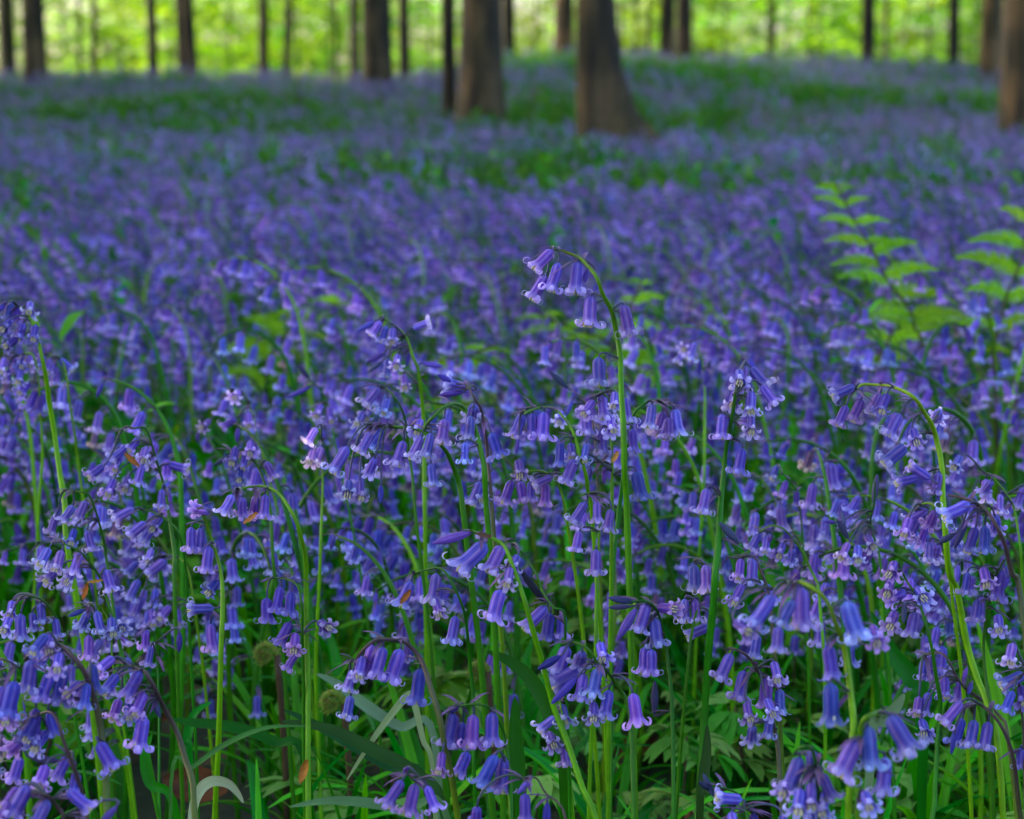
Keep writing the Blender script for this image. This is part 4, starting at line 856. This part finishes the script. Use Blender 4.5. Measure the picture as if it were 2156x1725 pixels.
# ------------------------------------------------------------------ ferns
def fern(label, rachis, d, pins, col=(.19, .50, .005), wk=1.0, dlean=0):
    """rachis: view points from the root up; pins: (t, left length m, right length m)"""
    n = len(rachis); P = [at(u, v, d + dlean * i / n) for i, (u, v) in enumerate(rachis)]
    b0 = P[0]; base = Vector((b0.x + .01, b0.y, ground(b0.x, b0.y) - .005)); P = [base] + ([base.lerp(b0, .5) + Vector((.004, 0, 0))] if (b0 - base).length > .05 else []) + P
    path = smooth_path([p - base for p in P], 6); m = len(path)
    root = bpy.data.objects.new('fern', None); sc.collection.objects.link(root); root.location = base; root.empty_display_size = .05
    tag(root, label, 'fern', 'young bracken ferns')
    mb = MB(); mb.tube(path, [.0022 - .0013 * i / m for i in range(m)], (.06, .06, .02), 8); link('stalk', mb.mesh('stalk', M_STEM), root)
    i0 = int(m * .25 if len(rachis) > 2 else m * .4); rr = random.Random(int(d * 100) + n)
    for t, ll, lr in pins:
        i = min(m - 2, int(i0 + (m - 1 - i0) * t)); p = path[i]; T = (path[i + 1] - path[i]).normalized()
        for sgn, L in ((-1, ll * 1.15), (1, lr * 1.15)):
            if L <= 0: continue
            side = (CR * sgn + T * rr.uniform(.1, .6) + CF * rr.uniform(-.6, .4)).normalized(); mb = MB(); up = T
            k = max(9, int(L / .0028)); 
            for j in range(k):
                q = j / k; c = p + side * L * q + Vector((0, 0, -L * .42 * q * q + L * .2 * q)); wl = wk * L * .2 * (1 - q) ** .85 * (.5 + min(.5, q * 4)) + .001
                for s2 in (-1, 1):
                    dd = (up * s2 * .8 + side * .45 + CF * rr.uniform(-.5, .5)).normalized(); tip = c + dd * wl; sd = side * L / k * .58
                    mb.add([c - sd, c + sd, tip + sd * .35, tip - sd * .35], [(0, 1, 2, 3)], [lerp(col, (.30, .62, .01), rr.random())])
            mb.tube([p, p + side * L * .5 + Vector((0, 0, -L * .0125)), p + side * L + Vector((0, 0, -L * .15))], .0005, (.1, .2, .02), 4)
            link('frond', mb.mesh('frond', M_FERN, False), root)
pl = [(.04, .03, 0), (.09, 0, .045), (.17, .045, 0), (.21, 0, .06), (.30, .055, .058), (.37, .03, 0), (.44, 0, .062), (.50, .06, 0), (.55, 0, .055), (.62, .05, 0), (.67, 0, .046), (.73, .044, .03), (.82, .043, .034), (.9, .034, .024), (.96, .028, .016), (.99, .02, .012)]
fern('tall bright green bracken frond leaning left, whole in view on the right', [(1940, 730), (1926, 692), (1914, 650), (1869, 593), (1840, 533), (1795, 457), (1760, 385)], 2.35, pl)
fern('bright green bracken frond cut by the right edge', [(2092, 760), (2093, 730), (2108, 667), (2122, 615), (2145, 561), (2160, 490), (2170, 420)], 2.3, [(.1, .03, .03), (.3, .04, .05), (.48, .055, .05), (.64, .065, .05), (.8, .055, .05), (.9, .04, .03)])
fern('low bracken frond behind the tallest bluebell stem', [(1335, 830), (1310, 760), (1270, 715), (1200, 690), (1130, 660)], 2.3, [(.15, .05, .05), (.4, .05, .055), (.6, .05, .05), (.8, .05, .04), (.95, .03, .02)], wk=1.3)
fern('thin bracken frond rising right of the tallest bluebell', [(1280, 780), (1310, 700), (1330, 640), (1352, 590)], 2.3, [(.3, .03, .05), (.55, .02, .04), (.8, .015, .03), (.97, .012, .012)], wk=1.3)
fern('yellow-green bracken frond in the gap left of centre', [(560, 790), (575, 740), (620, 690), (680, 655), (735, 628)], 2.7, [(.1, .06, .05), (.3, .065, .05), (.5, .055, .05), (.7, .05, .04), (.9, .035, .02)], (.26, .50, .008), 1.5)
fern('short bracken frond over the green gap at centre', [(960, 830), (975, 770), (1010, 740), (1050, 725)], 2.2, [(.2, .04, .04), (.5, .04, .04), (.8, .03, .03)], wk=1.3)
fern('small bracken shoot below the tall frond on the right', [(1850, 800), (1845, 760), (1870, 720), (1880, 690)], 2.2, [(.2, .03, .03), (.5, .035, .03), (.8, .03, .03)], wk=1.4)
def crozier(label, c, x, y, d, r0=.008):
    u, v = uv(c, x, y); ctr = at(u, v, d); P = []
    for i in range(26):
        t = i / 25; a = 4.2 * math.pi * (1 - t) * .75; r = r0 * (.12 + .88 * t); P.append(ctr + CR * (math.cos(a) * r) + CU * (math.sin(a) * r) + CF * .002 * t)
    P = P[::-1]; b = Vector((P[0].x + .003, P[0].y, ground(P[0].x, P[0].y) - .004)); st = P[0]
    root = bpy.data.objects.new('fern_crozier', None); sc.collection.objects.link(root); root.location = b; tag(root, label, 'fern shoot', 'coiled fern shoots')
    mb = MB(); mb.tube(smooth_path([Vector((0, 0, 0)), (st - b) * .5 + Vector((.003, 0, 0)), st - b], 4), .0022, (.10, .06, .03), 8); link('stalk', mb.mesh('stalk', M_STEM), root)
    mb = MB(); rr = random.Random(5); mb.tube([p - b for p in P], [.0022 - .0013 * i / 25 for i in range(26)], (.22, .34, .04), 8)
    for i in range(160):
        p = rr.choice(P) - b; dd = Vector([rr.uniform(-1, 1) for _ in range(3)]).normalized(); s = dd.orthogonal().normalized() * .0007
        mb.add([p + dd * .002 - s, p + dd * .002 + s, p + dd * rr.uniform(.004, .006)], [(0, 1, 2)], [rr.choice([(.24, .34, .05), (.28, .17, .06), (.14, .26, .04)])])
    link('coil', mb.mesh('coil', M_FERN), root)
crozier('furry coiled fern shoot left of the five stacked dark bells', 'D', 1640, 710, 1.42)
crozier('lower coiled fern shoot left of the tight violet arch', 'D', 2050, 1010, 1.38)
crozier('dark coiled fern shoot between the stems near the centre', 'E', 790, 950, 1.45, .007)

# ------------------------------------------------------------------ trees
def crown_mesh(seed, R0, H, zc, sprays, leaves, size):
    r_ = np.random.default_rng(seed); V, Fc, C = [], [], []
    n = sprays
    a = r_.uniform(0, 2 * np.pi, n); rr = R0 * r_.uniform(.15, 1, n) ** .6; z = zc + H * .5 * r_.uniform(-1, 1, n); shp = np.sqrt(np.clip(1 - ((z - zc) / (H * .55)) ** 2, .15, 1))
    cen = np.stack([np.cos(a) * rr * shp, np.sin(a) * rr * shp, z], 1)
    allv = []; cols = []
    for i in range(n):
        k = leaves; el = r_.uniform(.25, .8); q = r_.normal(0, 1, (k, 2)) * np.array([el * .45, el * .22]); th = a[i] + r_.normal(0, .5)
        x = q[:, 0] * np.cos(th) - q[:, 1] * np.sin(th); y = q[:, 0] * np.sin(th) + q[:, 1] * np.cos(th); zz = -.25 * q[:, 0] + r_.normal(0, .05, k)
        p = cen[i] + np.stack([x, y, zz], 1)
        ax = r_.normal(0, 1, (k, 3)) * [1, 1, .35]; ax /= np.linalg.norm(ax, axis=1)[:, None]
        nr = r_.normal(0, .55, (k, 3)) + [0, 0, 1]; bx = np.cross(nr, ax); bx /= np.linalg.norm(bx, axis=1)[:, None]
        s = size * r_.uniform(.7, 1.3, (k, 1))
        allv.append(np.stack([p - ax * s * .55, p + bx * s * .33, p + ax * s * .55, p - bx * s * .33], 1).reshape(-1, 3))
        g = r_.uniform(0, 1) ** 1.3; c = np.array([.045, .17, .002]) * (1 - g) + np.array([.15, .29, .003]) * g; cols.append(np.repeat((c[None] * r_.uniform(.8, 1.2, (k, 1))), 4, 0))  # random tone per spray; darker sprays put unlit foliage into the leaf colour
    V = np.concatenate(allv); cols = np.concatenate(cols); nq = len(V) // 4
    me = bpy.data.meshes.new('crown'); me.vertices.add(len(V)); me.vertices.foreach_set('co', V.astype(np.float32).ravel())
    me.loops.add(nq * 4); me.loops.foreach_set('vertex_index', np.arange(nq * 4, dtype=np.int32)); me.polygons.add(nq)
    me.polygons.foreach_set('loop_start', np.arange(0, nq * 4, 4, dtype=np.int32)); me.update(calc_edges=True)
    ca = me.color_attributes.new('Col', 'FLOAT_COLOR', 'POINT'); ca.data.foreach_set('color', np.concatenate([cols, np.ones((len(V), 1))], 1).astype(np.float32).ravel())
    me.materials.append(M_BEECH); return me
HIGH = [crown_mesh(10 + i, 4.2, 7, 10.5, 260, 22, .17) for i in range(3)]
LOW = [crown_mesh(20 + i, 2.6, 6.4, 2.6, 200, 30, .085) for i in range(5)]
def trunk_mesh(r0, H, lean, flare, seed, limbs=6, limb_z=5.0, side=(0, 0)):
    r_ = random.Random(seed); mb = MB(); pts, rad = [], []
    nz = 26; sides = 20; P, C, U = [], [], []
    ph = r_.uniform(0, 6)
    for i in range(nz):
        t = (i / (nz - 1)) ** 1.8; z = -.15 + (H + .15) * t
        fl = flare * math.exp(-max(0, z) / max(.26, r0 * 2.2)); r = r0 * (1 - .75 * max(0, z) / H); row = []
        cx = lean[0] * z + .3 * r0 * (math.sin(z * .35 + ph) - math.sin(ph)); cy = lean[1] * z
        for j in range(sides):
            a = 2 * math.pi * j / sides; lobe = 1 + fl * (.5 + .6 * max(0, math.cos(2.5 * a + ph)) ** 1.5) + .06 * math.sin(3 * a + ph + z * .15) + .04 * math.sin(7 * a + 1 + .4 * math.sin(z)) + .012 * math.sin(13 * a + 3 * z)
            sx = 1 + side[0] * max(0, math.cos(a)) * math.exp(-max(0, z) / .27) if side[0] else 1
            row.append((cx + math.cos(a) * r * lobe * sx, cy + math.sin(a) * r * lobe, z))
        P.append(row); C.append([(1, 1, 1)] * sides); U.append([(j / sides, t) for j in range(sides)])
    mb.grid(P, C, U, close=True)
    for k in range(limbs):
        z = limb_z + (H - limb_z) * (k + .3) / limbs * .85; a = r_.uniform(0, 6.28); L = r_.uniform(1.5, 3.2) * (1 - .4 * z / H) * min(1, H / 9); p = Vector((lean[0] * z, lean[1] * z, z)); rr = r0 * (1 - .75 * z / H) * .42
        d = Vector((math.cos(a), math.sin(a), .7))
        mb.tube([p, p + d * L * .35, p + d * L * .7 + Vector((0, 0, -.1 * L)), p + d * L + Vector((0, 0, -.15 * L))], [rr, rr * .7, rr * .45, rr * .15], (1, 1, 1), 7)
    return mb.mesh('trunk', M_BARK)
TV = sorted([(v, y) for y, v in VT])
def d_of(v):
    return float(np.interp(v, [a for a, b in TV], [b for a, b in TV]))
tgrp = 'beech trees on and behind the ridge'
def tree(label, u0, u1, vb, d=None, lean=0, flare=.45, tone=(1, 1, 1), side=(0, 0), crown=True, H=15, name='beech_tree', sap=False):
    d = d or d_of(vb); u = (u0 + u1) / 2; p = at(u, vb, d); r0 = (u1 - u0) / 2 / F * d; gz = ground(p.x, p.y)
    root = bpy.data.objects.new(name, None); sc.collection.objects.link(root); root.location = (p.x, p.y, gz - .02); tag(root, label, 'tree', tgrp)
    k = int(u0 * 7 + u1); t = link('trunk', trunk_mesh(r0, H, (lean, .0), flare, k, 0 if sap else 7, 5.5, side), root); t.color = (*tone, 1)
    c = link('crown', HIGH[k % 3] if not sap else LOW[k % 5], root)
    if sap: c.scale = (.25, .25, .3); c.location = (0, 0, H * .55)
    else: c.rotation_euler = (0, 0, k * 1.7); c.scale = (1, 1, 1 + .08 * (k % 3))
DK, BR, LT = (.55, .5, .42), (1, .95, .85), (1.7, 1.45, 1.1)
tree('broad brown beech trunk at the left end of the ridge', 50, 98, 156, 27.5, tone=BR, flare=.3)
tree('dim trunk cut by the left edge behind the broad one', 0, 38, 140, 36, tone=(.45, .6, .3), flare=.1)
tree('wire-thin dark trunk in front of white sky gaps on the left', 165, 173, 145, 33, tone=DK, flare=.05)
tree('dark stub of a trunk low at the ridge between the left gaps', 190, 204, 140, 36, tone=DK, flare=.1, lean=.02)
tree('narrow dark greenish trunk in the left third', 312, 334, 138, 33, tone=(.4, .5, .3), flare=.15)
tree('slightly leaning trunk of a close pair in the left third', 392, 420, 142, 28.5, lean=-.055, tone=BR, flare=.25)
tree('darker twin just left of the leaning trunk', 376, 394, 136, 31, lean=-.02, tone=DK, flare=.1)
tree('faint grey-green trunk between the leaning pair and the curved one', 540, 566, 130, 40, tone=(.5, .55, .35), flare=.1)
tree('thin curved trunk leaning right at its top', 590, 606, 150, 30, lean=.07, tone=DK, flare=.2)
tree('spindly sapling standing on the near side of the ridge', 625, 630, 222, 20, tone=(.8, .8, .6), flare=.05, sap=True, H=9)
tree('thin grey trunk left of the stout centre-left beech', 704, 712, 152, 30, tone=DK, flare=.1)
tree('hazy trunk close behind the left side of the stout beech', 735, 756, 152, 32, tone=(.55, .5, .4), flare=.1)
tree('stout dark beech standing left of centre on the ridge', 762, 824, 166, 26.5, lean=-.012, tone=(.75, .7, .6), flare=.3)
tree('slender straight trunk just right of the stout beech', 840, 864, 143, 30, tone=DK, flare=.15)
tree('dark narrow trunk joined to the left of the big central beech', 932, 962, 238, 18.9, tone=(.5, .42, .34), flare=.45, lean=-.01)
tree('big central beech with a thick brown trunk and lighter left side', 966, 1052, 236, 18.6, tone=(.95, .85, .7), flare=.5, lean=-.004)
tree('dark trunk far behind, right of the big central beech', 1058, 1088, 108, 36, tone=(.35, .38, .25), flare=.1)
tree('pale brown trunk behind the left edge of the nearest tree', 1166, 1206, 105, 30, tone=(1.3, 1.0, .8), flare=.2)
tree('nearest beech with a dark buttress root spreading right', 1212, 1294, 302, 13.6, tone=(1.1, 1.0, .85), flare=.35, side=(4.6, 0), lean=-.006)
tree('very thin pole right of the nearest tree', 1304, 1310, 112, 34, tone=DK, flare=.05)
tree('thin pole halfway between the nearest tree and the twin trunks', 1362, 1369, 112, 34, tone=DK, flare=.05)
tree('brown left one of the twin trunks right of centre', 1388, 1420, 124, 29.5, lean=.01, tone=BR, flare=.3)
tree('darker right one of the twin trunks with an orange scar', 1424, 1458, 142, 28, lean=-.012, tone=(.6, .45, .32), flare=.35)
tree('faint distant trunk right of the twin trunks', 1614, 1634, 120, 44, tone=(.4, .45, .3), flare=.1)
tree('barely visible distant trunk left of the large white gap', 1700, 1714, 120, 46, tone=(.4, .5, .3), flare=.1)
tree('straight dark trunk beside the large white sky gap', 1812, 1842, 124, 31, tone=(.5, .45, .35), flare=.15)
tree('thin faint trunk right of the white sky gap', 1858, 1868, 116, 38, tone=DK, flare=.05)
tree('black-looking trunk between two bright gaps on the right', 1995, 2020, 122, 31, tone=(.32, .3, .25), flare=.15)
tree('thin distant trunk left of the black-looking one', 1950, 1958, 118, 44, tone=DK, flare=.05)
tree('light brown trunk behind the tree cut by the right edge', 2060, 2102, 158, 27, tone=LT, flare=.3)
tree('large trunk cut by the right edge of the view', 2102, 2188, 272, 16.4, tone=(1.15, 1.0, .8), flare=.25, lean=-.01)
# young beeches in fresh leaf beyond the ridge
ygrp = 'young beeches in fresh leaf beyond the ridge'
def young(label, u, d, s, k, dz=0.0):
    p = at(u, 150, d); gz = ground(p.x, p.y)
    root = bpy.data.objects.new('young_beech', None); sc.collection.objects.link(root); root.location = (p.x, p.y, gz); tag(root, label, 'tree', ygrp)
    t = link('trunk', YT[k % 3], root); t.color = (.6, .6, .45, 1); c = link('crown', LOW[k % 5], root); q_ = (.35, 1.2, .7, 1.3, .5)[k * 3 % 5]; c.color = (q_, q_, q_, 1); c.rotation_euler = (0, 0, k * 2.1); c.scale = (s, s, s); c.location = (0, 0, .4 + dz)  # crown tint paints some trees as unlit foliage, others as lit
YT = [trunk_mesh(.035, 6.5, (.02, 0), .2, 50 + i, 9, 1.0) for i in range(3)]
YL = [('left of the broad brown trunk', 10, 40), ('between the broad brown trunk and the wire-thin one', 130, 46), ('right of the dark stub', 250, 42), ('behind the leaning pair', 355, 48),
      ('right of the leaning pair, brightest there', 480, 44), ('behind the thin curved trunk', 610, 50), ('left of the stout beech', 690, 42), ('between the slender trunk and the big central beech', 900, 46),
      ('right of the big central beech', 1120, 44), ('just right of the nearest tree', 1335, 42), ('right of the twin trunks', 1520, 43), ('midway between twin trunks and white gap', 1650, 48),
      ('left of the large white gap', 1720, 42), ('right of the straight dark trunk', 1900, 44), ('between the black-looking trunk and the light brown one', 2040, 46), ('behind the trunk cut by the right edge', 2150, 42)]
for k, (t, u, d) in enumerate(YL): young('yellow-green young beech ' + t, u, d, .95 + .1 * (k % 3), k)
r_ = random.Random(8); far = []
GAPS = [(135, 195), (1125, 1150), (1770, 1808)]
while len(far) < 130:                               # low leafy trees
    d = r_.uniform(50, 82); x = r_.uniform(-.6, .4) * d; u = proj((x, d, 0))[0]
    if any(a - .9 / d * F < u < b + .9 / d * F for a, b in GAPS): continue
    far.append((x, d, ground(x, d) - .6, (0, 0, r_.uniform(0, 6.28)), r_.uniform(1.1, 1.7), r_.randrange(5)))
instancer('distant_wood', far, [source('c', m) for m in LOW], 'trees', 'sunlit yellow-green wood far beyond the ridge')

over = []                                           # unseen tree crowns, added left of the view to keep sun off the field
for i in range(122):
    y = r_.uniform(8, 34) if i < 112 else r_.uniform(-5, 9); x = -.26 * max(0, y) - 7.5 - r_.uniform(0, 22); over.append((x, y, ground(x, y), (0, 0, r_.uniform(0, 6.28)), r_.uniform(.9, 1.2), r_.randrange(3)))
instancer('shade_canopy', over, [source('c', m) for m in HIGH], 'trees', 'unseen beech crowns added beside the view to shade the field')
